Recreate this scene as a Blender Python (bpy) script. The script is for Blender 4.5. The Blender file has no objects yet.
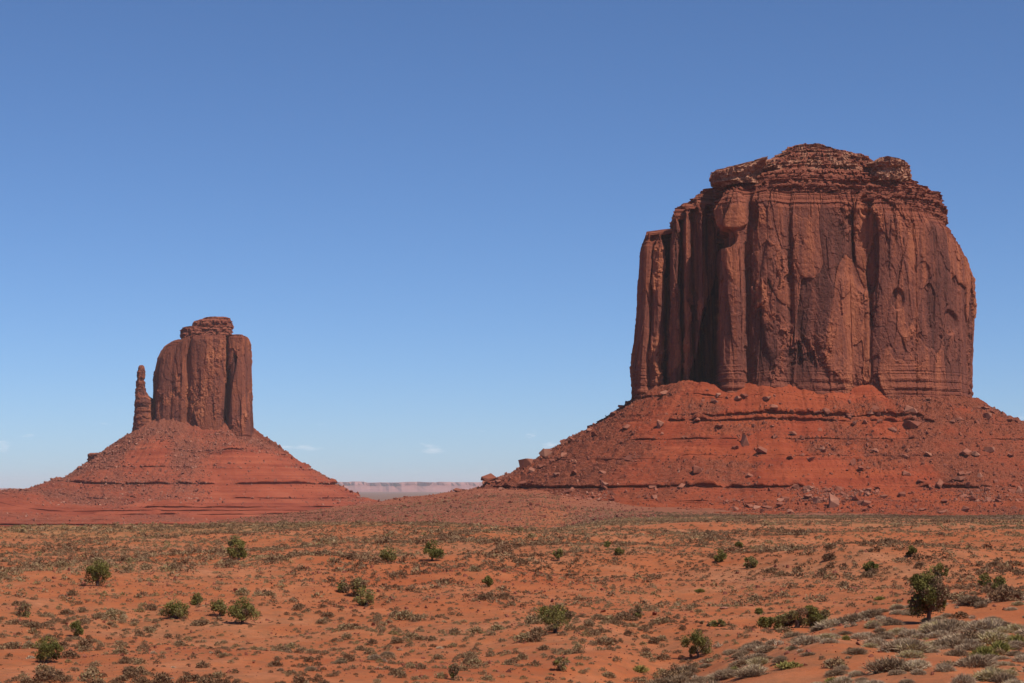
import bpy, math, random
import numpy as np
from mathutils import Vector

# ------------------------------------------------------------------ camera, sky, sun, exposure
SC = bpy.context.scene
F = 1911.0                                   # focal length in pixels of a 1024 px wide picture
PITCH = math.atan((488.0 - 341.5) / F)       # horizon sits on row 488
cam = bpy.data.cameras.new('camera')
cam_o = bpy.data.objects.new('camera', cam)
SC.collection.objects.link(cam_o)
cam.sensor_width = 36.0
cam.lens = 36.0 * F / 1024.0
cam.clip_start = 0.5
cam.clip_end = 200000.0
cam_o.location = (0, 0, 0)
cam_o.rotation_euler = (math.pi / 2 + PITCH, 0, 0)
SC.camera = cam_o

SUN_EL, SUN_AZ = math.radians(55), math.radians(134)   # azimuth clockwise from +Y (the view direction)
world = bpy.data.worlds.new('World')
SC.world = world
world.use_nodes = True
wn = world.node_tree
wn.nodes.clear()
w_out = wn.nodes.new('ShaderNodeOutputWorld')
w_bg = wn.nodes.new('ShaderNodeBackground')
w_sky = wn.nodes.new('ShaderNodeTexSky')
w_sky.sky_type = 'NISHITA'
w_sky.sun_disc = False
w_sky.sun_elevation = SUN_EL
w_sky.sun_rotation = SUN_AZ
w_sky.altitude = 1700
w_sky.air_density = 0.8
w_sky.dust_density = 1.1
w_sky.ozone_density = 10.0
# thin dry air: deep blue overhead, pale towards the horizon
w_bg.inputs['Strength'].default_value = 0.114
# faint small fair-weather clouds low over the horizon
w_geo = wn.nodes.new('ShaderNodeTexCoord')
w_map = wn.nodes.new('ShaderNodeMapping')
w_map.inputs['Scale'].default_value = (1, 1, 4.2)
w_noi = wn.nodes.new('ShaderNodeTexNoise')
w_noi.inputs['Scale'].default_value = 30
w_noi.inputs['Detail'].default_value = 6
w_noi.inputs['Roughness'].default_value = 0.55
w_rmp = wn.nodes.new('ShaderNodeMapRange')
w_rmp.inputs['From Min'].default_value = 0.615
w_rmp.inputs['From Max'].default_value = 0.74
w_sep = wn.nodes.new('ShaderNodeSeparateXYZ')
w_lo = wn.nodes.new('ShaderNodeMapRange'); w_lo.inputs['From Min'].default_value = 0.016; w_lo.inputs['From Max'].default_value = 0.023
w_hi = wn.nodes.new('ShaderNodeMapRange'); w_hi.inputs['From Min'].default_value = 0.040; w_hi.inputs['From Max'].default_value = 0.028
w_m1 = wn.nodes.new('ShaderNodeMath'); w_m1.operation = 'MULTIPLY'
w_m2 = wn.nodes.new('ShaderNodeMath'); w_m2.operation = 'MULTIPLY'
w_m3 = wn.nodes.new('ShaderNodeMath'); w_m3.operation = 'MULTIPLY'; w_m3.inputs[1].default_value = 0.7
w_mix = wn.nodes.new('ShaderNodeMix'); w_mix.data_type = 'RGBA'
w_mix.inputs[7].default_value = (8.6, 8.6, 9.2, 1)
L = wn.links.new
L(w_geo.outputs['Generated'], w_map.inputs['Vector']); L(w_map.outputs[0], w_noi.inputs['Vector'])
L(w_noi.outputs['Fac'], w_rmp.inputs['Value']); L(w_geo.outputs['Generated'], w_sep.inputs[0])
L(w_sep.outputs['Z'], w_lo.inputs['Value']); L(w_sep.outputs['Z'], w_hi.inputs['Value'])
L(w_rmp.outputs[0], w_m1.inputs[0]); L(w_lo.outputs[0], w_m1.inputs[1])
L(w_m1.outputs[0], w_m2.inputs[0]); L(w_hi.outputs[0], w_m2.inputs[1]); L(w_m2.outputs[0], w_m3.inputs[0])
L(w_m3.outputs[0], w_mix.inputs[0]); L(w_sky.outputs[0], w_mix.inputs[6])
L(w_mix.outputs[2], w_bg.inputs['Color']); L(w_bg.outputs[0], w_out.inputs['Surface'])

sun = bpy.data.lights.new('sun', 'SUN')
sun.energy = 5.0
sun.angle = math.radians(0.53)
sun.color = (1.0, 0.935, 0.83)
sun_o = bpy.data.objects.new('sun', sun)
SC.collection.objects.link(sun_o)
S = Vector((math.sin(SUN_AZ) * math.cos(SUN_EL), math.cos(SUN_AZ) * math.cos(SUN_EL), math.sin(SUN_EL)))
sun_o.rotation_euler = S.to_track_quat('Z', 'Y').to_euler()
sun_o.location = (60, -40, 120)

SC.view_settings.view_transform = 'Standard'
SC.view_settings.look = 'None'
SC.view_settings.exposure = 0.0
SC.view_settings.gamma = 1.0
SC.render.engine = 'CYCLES'
SC.cycles.use_denoising = True
SC.cycles.max_bounces = 6
SC.cycles.diffuse_bounces = 3
SC.cycles.volume_bounces = 1
SC.cycles.transparent_max_bounces = 8

# ------------------------------------------------------------------ helpers
rng = np.random.default_rng(7)
random.seed(7)
COL = SC.collection

def ray(px, py):
    cx = (px - 512.0) / F; cy = (341.5 - py) / F
    c, s = math.cos(PITCH), math.sin(PITCH)
    return cx, c - s * cy, s + c * cy        # direction in the world
def PX(px, py, Y):
    dx, dy, dz = ray(px, py)
    return dx / dy * Y, dz / dy * Y
def zx(px, py, Y): return PX(px, py, Y)[0]
def zz(px, py, Y): return PX(px, py, Y)[1]

def _hash(ix, iy, iz, seed):
    h = (ix.astype(np.int64) * 374761393 + iy.astype(np.int64) * 668265263 + iz.astype(np.int64) * 2147483647 + seed * 974634521) & 0xffffffff
    h = ((h ^ (h >> 13)) * 1274126177) & 0xffffffff
    h = ((h ^ (h >> 16)) * 2246822519) & 0xffffffff
    h = h ^ (h >> 15)
    return (h & 0xffffff) / float(0xffffff)

def vnoise(x, y, seed=0):
    x = np.asarray(x, float); y = np.asarray(y, float)
    x, y = np.broadcast_arrays(x, y)
    ix = np.floor(x); iy = np.floor(y); fx = x - ix; fy = y - iy
    ux = fx * fx * fx * (fx * (fx * 6 - 15) + 10); uy = fy * fy * fy * (fy * (fy * 6 - 15) + 10)
    z = np.zeros_like(ix)
    a = _hash(ix, iy, z, seed); b = _hash(ix + 1, iy, z, seed)
    c = _hash(ix, iy + 1, z, seed); d = _hash(ix + 1, iy + 1, z, seed)
    return (a * (1 - ux) + b * ux) * (1 - uy) + (c * (1 - ux) + d * ux) * uy

def fbm(x, y, seed=0, oct=4, gain=0.5):
    t = 0.0; amp = 1.0; s = 0.0; f = 1.0
    for i in range(oct):
        t = t + amp * (vnoise(x * f + 17.3 * i, y * f - 9.1 * i, seed + i) * 2 - 1)
        s += amp; amp *= gain; f *= 2.03
    return t / s * 1.5

def facet(u, v, seed, block=True):
    """Faceted cells: per-cell random values, offset from the cell centre and distance to the nearest cell border."""
    iu = np.floor(u); iv = np.floor(v); zer = np.zeros_like(iu)
    f1 = np.full(u.shape, 9.0); f2 = np.full(u.shape, 9.0)
    r1 = np.zeros(u.shape); r2 = np.zeros(u.shape); r3 = np.zeros(u.shape); cu = np.zeros(u.shape); cv = np.zeros(u.shape)
    for a in (-1, 0, 1):
        for b in (-1, 0, 1):
            gu = iu + a; gv = iv + b
            pu = gu + _hash(gu, gv, zer, seed); pv = gv + _hash(gu, gv, zer + 1, seed)
            du = u - pu; dv = v - pv
            d = np.sqrt(np.sqrt(du ** 4 + dv ** 4)) if block else np.hypot(du, dv)
            m = d < f1
            f2 = np.where(m, f1, np.minimum(f2, d))
            f1 = np.where(m, d, f1)
            r1 = np.where(m, _hash(gu, gv, zer + 2, seed), r1); r2 = np.where(m, _hash(gu, gv, zer + 3, seed), r2)
            r3 = np.where(m, _hash(gu, gv, zer + 4, seed), r3); cu = np.where(m, du, cu); cv = np.where(m, dv, cv)
    return r1 * 2 - 1, r2 * 2 - 1, r3 * 2 - 1, cu, cv, f2 - f1

def chunk(u, v, seed, tilt=0.8):
    r1, r2, r3, cu, cv, e = facet(u, v, seed)
    return r1 + tilt * (r2 * cu + r3 * cv), r1, e

def sst(a, b, x):
    t = np.clip((np.asarray(x, float) - a) / (b - a), 0, 1)
    return t * t * (3 - 2 * t)

def mesh_np(name, verts, faces, k=None, mat=None, attrs=None, smooth=False):
    """verts (n,3); faces (m,k) array of one polygon size."""
    me = bpy.data.meshes.new(name)
    faces = np.asarray(faces, np.int32)
    n, m, k = len(verts), faces.shape[0], faces.shape[1]
    me.vertices.add(n); me.vertices.foreach_set('co', np.asarray(verts, np.float32).ravel())
    me.loops.add(m * k); me.loops.foreach_set('vertex_index', faces.ravel())
    me.polygons.add(m); me.polygons.foreach_set('loop_start', np.arange(0, m * k, k, dtype=np.int32))
    me.polygons.foreach_set('loop_total', np.full(m, k, np.int32))
    me.update(calc_edges=True)
    me.validate()
    me.polygons.foreach_set('use_smooth', np.full(len(me.polygons), smooth, bool))
    for an, av in (attrs or {}).items():
        at = me.attributes.new(an, 'FLOAT', 'POINT')
        at.data.foreach_set('value', np.asarray(av, np.float32).ravel())
    if mat: me.materials.append(mat)
    return me

def link(name, me, parent=None, loc=(0, 0, 0)):
    o = bpy.data.objects.new(name, me)
    COL.objects.link(o)
    o.location = loc
    if parent is not None: o.parent = parent
    return o

def empty(name, loc, label, cat, group=None):
    o = bpy.data.objects.new(name, None)
    COL.objects.link(o); o.location = loc; o.empty_display_size = 0.5
    return tag(o, label, cat, group)

def tag(o, label=None, cat=None, group=None, kind=None):
    if label: o['label'] = label
    if cat: o['category'] = cat
    if group: o['group'] = group
    if kind: o['kind'] = kind
    return o

def grid_faces(nr, nc, wrap=False):
    r = np.arange(nr - 1)[:, None]; c = np.arange(nc if wrap else nc - 1)[None, :]
    c2 = (c + 1) % nc
    return np.stack([r * nc + c, r * nc + c2, (r + 1) * nc + c2, (r + 1) * nc + c], -1).reshape(-1, 4)

# ------------------------------------------------------------------ materials
class NT:
    def __init__(s, name, rough=0.95):
        s.m = bpy.data.materials.new(name); s.m.use_nodes = True
        s.t = s.m.node_tree; s.b = s.t.nodes['Principled BSDF']
        s.b.inputs['Roughness'].default_value = rough
        s.b.inputs['Specular IOR Level'].default_value = 0.12
        s.co = s.t.nodes.new('ShaderNodeTexCoord')
    def n(s, kind, **kw):
        x = s.t.nodes.new(kind)
        for k, v in kw.items(): setattr(x, k, v)
        return x
    def l(s, a, b): s.t.links.new(a, b)
    def noise(s, scale, vec=(1, 1, 1), detail=5, rough=0.6, rot=(0, 0, 0), dist=0.0):
        mp = s.n('ShaderNodeMapping'); mp.inputs['Scale'].default_value = vec; mp.inputs['Rotation'].default_value = rot
        s.l(s.co.outputs['Object'], mp.inputs['Vector'])
        x = s.n('ShaderNodeTexNoise'); x.inputs['Scale'].default_value = scale
        x.inputs['Detail'].default_value = detail; x.inputs['Roughness'].default_value = rough; x.inputs['Distortion'].default_value = dist
        s.l(mp.outputs[0], x.inputs['Vector'])
        return x.outputs['Fac']
    def rng(s, v, a, b, c=0.0, d=1.0):
        x = s.n('ShaderNodeMapRange'); x.inputs['From Min'].default_value = a; x.inputs['From Max'].default_value = b
        x.inputs['To Min'].default_value = c; x.inputs['To Max'].default_value = d
        s.l(v, x.inputs['Value']); return x.outputs[0]
    def attr(s, name):
        x = s.n('ShaderNodeAttribute'); x.attribute_name = name; return x.outputs['Fac']
    def math(s, op, a, b=None):
        x = s.n('ShaderNodeMath', operation=op)
        for i, v in enumerate((a, b)):
            if v is None: continue
            if isinstance(v, (int, float)): x.inputs[i].default_value = v
            else: s.l(v, x.inputs[i])
        return x.outputs[0]
    def mix(s, f, a, b, blend='MIX'):
        x = s.n('ShaderNodeMix', data_type='RGBA', blend_type=blend)
        if isinstance(f, (int, float)): x.inputs[0].default_value = f
        else: s.l(f, x.inputs[0])
        for i, v in ((6, a), (7, b)):
            if isinstance(v, tuple): x.inputs[i].default_value = (*v, 1)
            else: s.l(v, x.inputs[i])
        return x.outputs[2]
    def ramp(s, f, stops):
        x = s.n('ShaderNodeValToRGB'); e = x.color_ramp.elements
        while len(e) < len(stops): e.new(0.5)
        for i, (p, c) in enumerate(stops): e[i].position = p; e[i].color = (*c, 1)
        s.l(f, x.inputs[0]); return x.outputs[0]
    def done(s, col, bump=None, dist=0.2, strength=0.6):
        s.l(col, s.b.inputs['Base Color'])
        if bump is not None:
            x = s.n('ShaderNodeBump'); x.inputs['Distance'].default_value = dist; x.inputs['Strength'].default_value = strength
            s.l(bump, x.inputs['Height']); s.l(x.outputs[0], s.b.inputs['Normal'])
        return s.m

def cliff_material(name, k=1.0):
    t = NT(name)
    big = t.noise(0.03, (1, 1, 0.35), 5, 0.6)
    streak = t.noise(0.16, (1, 1, 0.05), 5, 0.65, dist=0.4)
    fine = t.noise(0.8, (1, 1, 0.6), 6, 0.7)
    tone = t.attr('tone'); bed = t.attr('bed')
    v = t.math('ADD', t.math('MULTIPLY', big, 0.34), t.math('MULTIPLY', streak, 0.68))
    v = t.math('ADD', v, t.math('MULTIPLY', tone, 0.24))
    v = t.math('ADD', v, t.math('MULTIPLY', t.math('SUBTRACT', fine, 0.5), 0.36))
    c = t.ramp(v, [(0.26, (0.085 * k, 0.030 * k, 0.023 * k)), (0.40, (0.155 * k, 0.052 * k, 0.037 * k)), (0.52, (0.225 * k, 0.072 * k, 0.045 * k)),
                   (0.62, (0.315 * k, 0.097 * k, 0.050 * k)), (0.78, (0.43 * k, 0.15 * k, 0.072 * k))])
    layer = t.noise(0.55, (0.015, 0.015, 1), 4, 0.7)
    bc = t.ramp(layer, [(0.3, (0.12 * k, 0.030 * k, 0.020 * k)), (0.5, (0.22 * k, 0.060 * k, 0.034 * k)), (0.7, (0.31 * k, 0.105 * k, 0.058 * k))])
    c = t.mix(t.math('MULTIPLY', bed, 0.8), c, bc)
    return t.done(c, t.math('ADD', fine, t.math('MULTIPLY', streak, 0.5)), 1.1, 0.7)

def cap_material(name, k=1.0):
    t = NT(name)
    layer = t.noise(0.5, (0.02, 0.02, 1), 4, 0.75)
    fine = t.noise(0.6, (1, 1, 1.5), 6, 0.7)
    pale = t.attr('bed')
    c = t.ramp(t.math('ADD', t.math('MULTIPLY', layer, 0.6), t.math('MULTIPLY', fine, 0.4)),
               [(0.34, (0.095 * k, 0.026 * k, 0.017 * k)), (0.5, (0.20 * k, 0.058 * k, 0.034 * k)), (0.64, (0.29 * k, 0.105 * k, 0.062 * k))])
    pc = t.ramp(fine, [(0.35, (0.16 * k, 0.060 * k, 0.036 * k)), (0.5, (0.31 * k, 0.14 * k, 0.083 * k)), (0.65, (0.46 * k, 0.27 * k, 0.175 * k))])
    return t.done(t.mix(pale, c, pc), fine, 0.8, 0.5)

def talus_material(name, k=1.0, warm=(1, 1, 1)):
    t = NT(name)
    layer = t.noise(0.32, (0.012, 0.012, 1), 4, 0.7)
    patch = t.noise(0.018, (1, 1, 1), 5, 0.6)
    fine = t.noise(0.45, (1, 1, 1), 7, 0.75)
    speck = t.noise(1.6, (1, 1, 1), 3, 0.6)
    rub = t.attr('rubble'); orange = t.attr('clay')
    c = t.ramp(t.math('ADD', t.math('MULTIPLY', layer, 0.55), t.math('MULTIPLY', patch, 0.45)),
               [(0.36, (0.18 * k, 0.038 * k, 0.021 * k)), (0.5, (0.255 * k, 0.060 * k, 0.030 * k)), (0.64, (0.32 * k, 0.088 * k, 0.045 * k))])
    g = t.ramp(speck, [(0.36, (0.10 * k, 0.033 * k, 0.021 * k)), (0.52, (0.20 * k, 0.060 * k, 0.034 * k)), (0.68, (0.30 * k, 0.13 * k, 0.088 * k))])
    rm = t.rng(t.math('ADD', rub, t.math('MULTIPLY', t.math('SUBTRACT', fine, 0.5), 1.6)), 0.25, 0.75)
    c = t.mix(rm, c, g)
    c = t.mix(t.math('MULTIPLY', orange, 0.7), c, (0.28 * k, 0.074 * k, 0.034 * k))
    c = t.mix(1.0, c, warm, 'MULTIPLY')
    return t.done(c, t.math('ADD', fine, t.math('MULTIPLY', layer, 0.6)), 1.0, 0.6)

def ground_material():
    t = NT('red_desert_soil')
    big = t.noise(0.025, (1, 1, 1), 4, 0.6)
    mid = t.noise(0.16, (1, 1, 1), 6, 0.65)
    fine = t.noise(3.0, (1, 1, 1), 6, 0.75)
    litter = t.noise(0.7, (1, 1, 1), 7, 0.8)
    c = t.ramp(t.math('ADD', t.math('MULTIPLY', big, 0.5), t.math('MULTIPLY', mid, 0.5)),
               [(0.34, (0.285, 0.070, 0.024)), (0.5, (0.36, 0.109, 0.041)), (0.66, (0.42, 0.172, 0.084))])
    # dead stems, litter and pebbles lying on the sand
    lm = t.rng(t.math('ADD', litter, t.math('MULTIPLY', t.math('SUBTRACT', big, 0.5), 0.35)), 0.43, 0.66)
    c = t.mix(t.math('MULTIPLY', lm, 0.8), c, (0.20, 0.085, 0.040))
    veg = t.attr('veg')
    dry = t.ramp(mid, [(0.35, (0.20, 0.092, 0.038)), (0.52, (0.28, 0.128, 0.052)), (0.68, (0.36, 0.172, 0.075))])
    scrub = t.attr('scrub')
    vm = t.rng(t.math('ADD', veg, t.math('MULTIPLY', t.math('SUBTRACT', litter, 0.5), 1.5)), 0.30, 0.8)
    c = t.mix(vm, c, dry)
    sm = t.rng(t.math('ADD', scrub, t.math('MULTIPLY', t.math('SUBTRACT', litter, 0.5), 1.4)), 0.3, 0.75)
    c = t.mix(sm, c, (0.165, 0.088, 0.055))
    shale = t.attr('shale')
    c = t.mix(shale, c, t.ramp(mid, [(0.4, (0.22, 0.058, 0.030)), (0.6, (0.25, 0.088, 0.046))]))
    return t.done(c, t.math('ADD', mid, t.math('MULTIPLY', fine, 0.5)), 0.25, 0.6)

def rock_material():
    t = NT('sandstone_boulder')
    fine = t.noise(0.9, (1, 1, 1), 6, 0.7)
    oi = t.n('ShaderNodeObjectInfo')
    v = t.math('ADD', t.math('MULTIPLY', fine, 0.5), t.math('MULTIPLY', t.math('ADD', t.attr('tone'), oi.outputs['Random']), 0.33))
    c = t.ramp(v, [(0.2, (0.13, 0.042, 0.029)), (0.45, (0.21, 0.066, 0.040)), (0.65, (0.27, 0.10, 0.062)), (0.92, (0.40, 0.21, 0.14))])
    return t.done(c, fine, 0.5, 0.5)

def plant_material(name, stops, transl=0.0):
    t = NT(name, 0.8)
    c = t.ramp(t.attr('tint'), stops)
    return t.done(c)

def bark_material():
    t = NT('juniper_bark')
    n = t.noise(9, (1, 1, 0.15), 5, 0.7)
    return t.done(t.ramp(n, [(0.35, (0.055, 0.035, 0.026)), (0.65, (0.15, 0.105, 0.08))]), n, 0.02, 0.7)

M_CLIFF = cliff_material('sandstone_cliff', 0.92)
M_CLIFF2 = cliff_material('far_sandstone_cliff', 0.80)
M_CAP = cap_material('bedded_caprock')
M_TALUS = talus_material('shale_talus', 1.0, (0.95, 0.78, 0.66))
M_TALUS2 = talus_material('far_shale_talus', 1.0, (1.0, 0.95, 0.92))
M_GROUND = ground_material()
M_ROCK = rock_material()
M_SAGE = plant_material('grey_scrub', [(0.0, (0.14, 0.070, 0.036)), (0.35, (0.22, 0.130, 0.072)), (0.66, (0.29, 0.19, 0.098)), (0.88, (0.195, 0.138, 0.055)), (1.0, (0.38, 0.27, 0.15))])
M_STRAW = plant_material('dry_straw', [(0.0, (0.22, 0.14, 0.082)), (0.4, (0.34, 0.235, 0.15)), (0.75, (0.47, 0.345, 0.235)), (1.0, (0.34, 0.26, 0.105))])
M_GREEN = plant_material('green_brush', [(0.0, (0.14, 0.12, 0.032)), (0.5, (0.21, 0.185, 0.048)), (1.0, (0.29, 0.235, 0.075))])
M_JUN = plant_material('juniper_foliage', [(0.0, (0.055, 0.055, 0.015)), (0.3, (0.115, 0.108, 0.027)), (0.55, (0.18, 0.150, 0.040)), (0.75, (0.20, 0.165, 0.066)), (0.9, (0.20, 0.118, 0.068)), (1.0, (0.17, 0.082, 0.052))])
M_BARK = bark_material()

# ------------------------------------------------------------------ ground
SPUR_PX = np.array([-400, 60, 100, 150, 200, 250, 300, 360, 400, 440, 480, 540, 640, 760, 1500])
SPUR_PY = np.array([548, 542, 537, 530, 523, 517, 511.5, 504, 498, 492.5, 488, 489, 504, 512, 512.])
SPUR_Y = np.array([1150, 1200, 1230, 1270, 1310, 1350, 1400, 1450, 1490, 1520, 1530, 1480, 1380, 1300, 1300.])
SPUR_Z = np.array([zz(a, b, c) for a, b, c in zip(SPUR_PX, SPUR_PY, SPUR_Y)])

def dune_q(x, y):
    return (x - np.interp(y, [50, 66, 75, 85, 95, 105, 130], [4.2, 4.9, 7.4, 12.8, 19.3, 28, 45])) * 0.833

def terrain(x, y):
    x = np.asarray(x, float); y = np.asarray(y, float)
    r = np.hypot(x, y)
    px = 512 + F * x / np.maximum(y, 1.0)
    px = np.where(y < 1, np.where(x > 0, 3000, -2000), np.clip(px, -2000, 3000))
    zR = np.interp(r, [0, 20, 44, 70, 95, 300, 480, 1200, 2000, 4500, 1e6], [-1.8, -4.6, -9.8, -10.1, -10.1, -10.3, -10.7, -17.3, -26, -60, -60])
    zL = np.interp(r, [0, 20, 44, 70, 95, 300, 470, 520, 620, 1000, 2300, 4500, 1e6], [-1.8, -4.6, -9.8, -10.1, -10.0, -10.0, -10.2, -11.2, -17, -33, -56, -60, -60])
    w = sst(430, 640, px)
    z = zL * (1 - w) + zR * w
    # spur running off the big butte towards the left
    cz = np.interp(px, SPUR_PX, SPUR_Z); cY = np.interp(px, SPUR_PX, SPUR_Y)
    d = y - cY
    spur = cz - np.where(d < 0, 0.043 * np.abs(d) + 0.00002 * d * d, 0.25 * d) + fbm(x / 22, y / 22, 91, 4) * 0.9
    z = np.where((y > 500), np.maximum(z, np.where(px < 900, spur, -999)), z)
    # swells of the near plain
    m = sst(85, 150, r) * (1 - 0.7 * sst(480, 800, r)) * (1 - sst(3000, 5000, r))
    z = z + m * (fbm(x / 70 + 3.1, y / 80, 11, 3) * 2.0 + fbm(x / 22, y / 30, 21, 4) * 1.0)
    m2 = sst(20, 60, r) * (1 - sst(400, 700, r))
    z = z + m2 * (fbm(x / 4.5, y / 4.5, 31, 3) * 0.16 + fbm(x / 1.3, y / 1.3, 33, 2) * 0.05)
    # low crest that hides the valley on the left
    z = z + (1 - w) * 0.9 * np.exp(-((r - 455) / 45.0) ** 2)
    # near dune on the right
    q = dune_q(x, y) + fbm(x / 9, y / 9, 41, 3) * 2.0
    dune = sst(-9, 6, q) * (4.7 + 0.012 * q) * sst(34, 54, r) + sst(3, 20, q) * 1.5 * sst(56, 92, r)
    z = z + dune * (1 - sst(125, 180, r))
    # shallow wash between dune and plain
    gx = 5.5 + 3.0 * np.sin((y - 100) / 14.0) + (y - 110) * 0.12
    g = np.exp(-((x - gx) / (3.2 + 0.8 * np.sin(y / 5.0))) ** 2) * sst(85, 100, y) * (1 - sst(140, 165, y))
    z = z - 0.9 * g + 0.35 * np.exp(-((x - gx - 6) / 3.0) ** 2) * sst(95, 110, y) * (1 - sst(130, 150, y))
    return z

def hit_ground(px, py, y0=40.0, y1=1100.0):
    """Where the sight line through a picture point meets the terrain."""
    Y = np.exp(np.linspace(math.log(y0), math.log(y1), 4000))
    dx, dy, dz = ray(px, py)
    h = terrain(dx / dy * Y, Y) - dz / dy * Y
    i = int(np.argmax(h > 0)) if (h > 0).any() else len(Y) - 1
    return dx / dy * Y[i], Y[i], float(terrain(dx / dy * Y[i], Y[i]))

def ground_masks(x, y):
    r = np.hypot(x, y); px = 512 + F * x / np.maximum(y, 1.0)
    w = sst(440, 620, px + 30 * fbm(x / 60, y / 60, 55, 3))
    band = sst(430, 620, r + 90 * fbm(x / 70, y / 120, 56, 3)) * w
    veg = band * (1 - 0.75 * sst(900, 1080, r)) * (0.72 + 0.4 * fbm(x / 90, y / 160, 57, 3))
    scrub = w * sst(850, 1050, r + 80 * fbm(x / 80, y / 120, 58, 3)) * (1 - sst(1400, 2000, r)) * 0.75 * sst(520, 600, px)
    crest = (1 - w) * sst(395, 430, r + 25 * fbm(x / 30, y / 30, 59, 3)) * (1 - sst(520, 600, r)) * 0.72
    veg = np.maximum(veg, crest)
    spur = sst(560, 700, r) * (1 - w) * (1 - sst(6000, 9000, r))
    sc2 = spur * (0.60 + 0.55 * fbm(x / 70, y / 110, 60, 3)) * sst(1000, 1300, y)
    lowland = sst(5000, 9000, r)
    scrub = np.clip(np.maximum(np.maximum(scrub, sc2), lowland * 0.75), 0, 1)
    return np.clip(veg, 0, 1), scrub, np.clip(spur * 0.85 + w * sst(1150, 1280, r) * 0.7, 0, 1) * (1 - lowland)

ang = np.concatenate([np.linspace(-180, -22, 40)[:-1], np.linspace(-22, -17, 14)[:-1], np.linspace(-17, 17, 430)[:-1], np.linspace(17, 22, 14)[:-1], np.linspace(22, 180, 40)[:-1]])
ang = np.radians(ang)
rad = np.concatenate([[0.4, 3, 8, 15, 22, 30, 38], np.exp(np.linspace(math.log(45), math.log(560), 460)), np.exp(np.linspace(math.log(565), math.log(1650), 170)),
                      np.exp(np.linspace(math.log(1700), math.log(60000), 40))])
A, R = np.meshgrid(ang, rad)
gx, gy = R * np.sin(A), R * np.cos(A)
gz = terrain(gx, gy)
gv, gs, gsh = ground_masks(gx, gy)
gm = mesh_np('ground', np.stack([gx, gy, gz], -1).reshape(-1, 3), grid_faces(len(rad), len(ang), True), mat=M_GROUND,
             attrs={'veg': gv, 'scrub': gs, 'shale': gsh}, smooth=True)
ground = tag(link('ground', gm), 'orange red sandy desert plain with low dunes and a shallow wash', kind='structure')

# ------------------------------------------------------------------ buttes
def chaikin(P, n=1):
    for _ in range(n):
        Q = np.roll(P, -1, 0)
        P = np.stack([0.75 * P + 0.25 * Q, 0.25 * P + 0.75 * Q], 1).reshape(-1, 2)
    return P

def resample(P, fine, coarse):
    """Points along the closed outline: dense where it faces the camera. Returns points, arc length, outward normals."""
    Q = np.roll(P, -1, 0); out = []
    for a, b in zip(P, Q):
        t = b - a; ln = np.hypot(*t)
        if ln < 1e-6: continue
        nrm = np.array([t[1], -t[0]]) / ln
        view = -(a + b) / 2; view = view / np.hypot(*view)
        st = fine if nrm @ view > -0.35 else coarse
        k = max(1, int(round(ln / st)))
        for i in range(k): out.append(a + t * (i / k))
    out = np.array(out)
    d = np.roll(out, -1, 0) - out
    s = np.concatenate([[0], np.cumsum(np.hypot(d[:, 0], d[:, 1]))])[:-1]
    n = np.stack([out[:, 0] * 0, out[:, 0] * 0], -1)
    tg = np.roll(out, -3, 0) - np.roll(out, 3, 0)
    tg /= np.maximum(np.hypot(tg[:, 0], tg[:, 1]), 1e-9)[:, None]
    n = np.stack([tg[:, 1], -tg[:, 0]], -1)
    return out, s, n

def px_plan(pts, Y0):
    return np.array([[(p - 512) / F * (Y0 + dy), Y0 + dy] for p, dy in pts])

def close_top(V, ring_z, n_in, rough, seed, rise):
    """Rings that close the top of a wall whose last row is V (nc,3)."""
    c = V.mean(0); rows = []
    for i in range(1, n_in + 1):
        f = 1 - (i / n_in) ** 1.0 * 0.985
        W = c + (V - c) * f
        W[:, 2] = V[:, 2] * f + (1 - f) * ring_z + rough * fbm(W[:, 0] / 6, W[:, 1] / 6, seed, 3) + rise * (1 - f)
        rows.append(W)
    return rows

def layer_table(seed, n=400):
    r = np.random.default_rng(seed)
    t = r.random(n)
    return t

def layers(z, thick, seed):
    """Hard and soft beds: a value per bed, with sharp edges."""
    t = layer_table(seed)
    u = z / thick
    i = np.floor(u).astype(int) % len(t); f = u - np.floor(u)
    a, b = t[i], t[(i + 1) % len(t)]
    e = sst(0.75, 1.0, f)
    return (a * (1 - e) + b * e) * 2 - 1

def spalls(SS, Z, z0, H, seed, scl):
    """Arched hollows where slabs have fallen away: a sharp arch above, fading out downwards."""
    r = np.random.default_rng(seed); d = np.zeros(SS.shape); smax = SS.max()
    for _ in range(int(smax / (13 * scl))):
        s0 = r.uniform(0, smax); w = scl * r.uniform(5, 18); zt = r.uniform(z0 + 25 * scl, H.max() - 12); h = w * r.uniform(0.5, 1.1); dp = scl * r.uniform(0.5, 1.7); ln = w * r.uniform(1.5, 5)
        u = (SS - s0) / (w / 2); lo, hi = np.searchsorted(SS[0], [s0 - w, s0 + w])
        if hi <= lo: continue
        u = u[:, lo:hi]; zz_ = Z[:, lo:hi]
        top = zt - h * u ** 2 + 0.35 * fbm(SS[:, lo:hi] / 3, zz_ / 300, seed + 1, 2)
        m = (1 - sst(0.88, 1.0, np.abs(u))) * sst(0, 0.5, top - zz_) * (1 - sst(0.25, 1.0, (zt - zz_) / ln))
        d[:, lo:hi] -= dp * m
    return d

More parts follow.
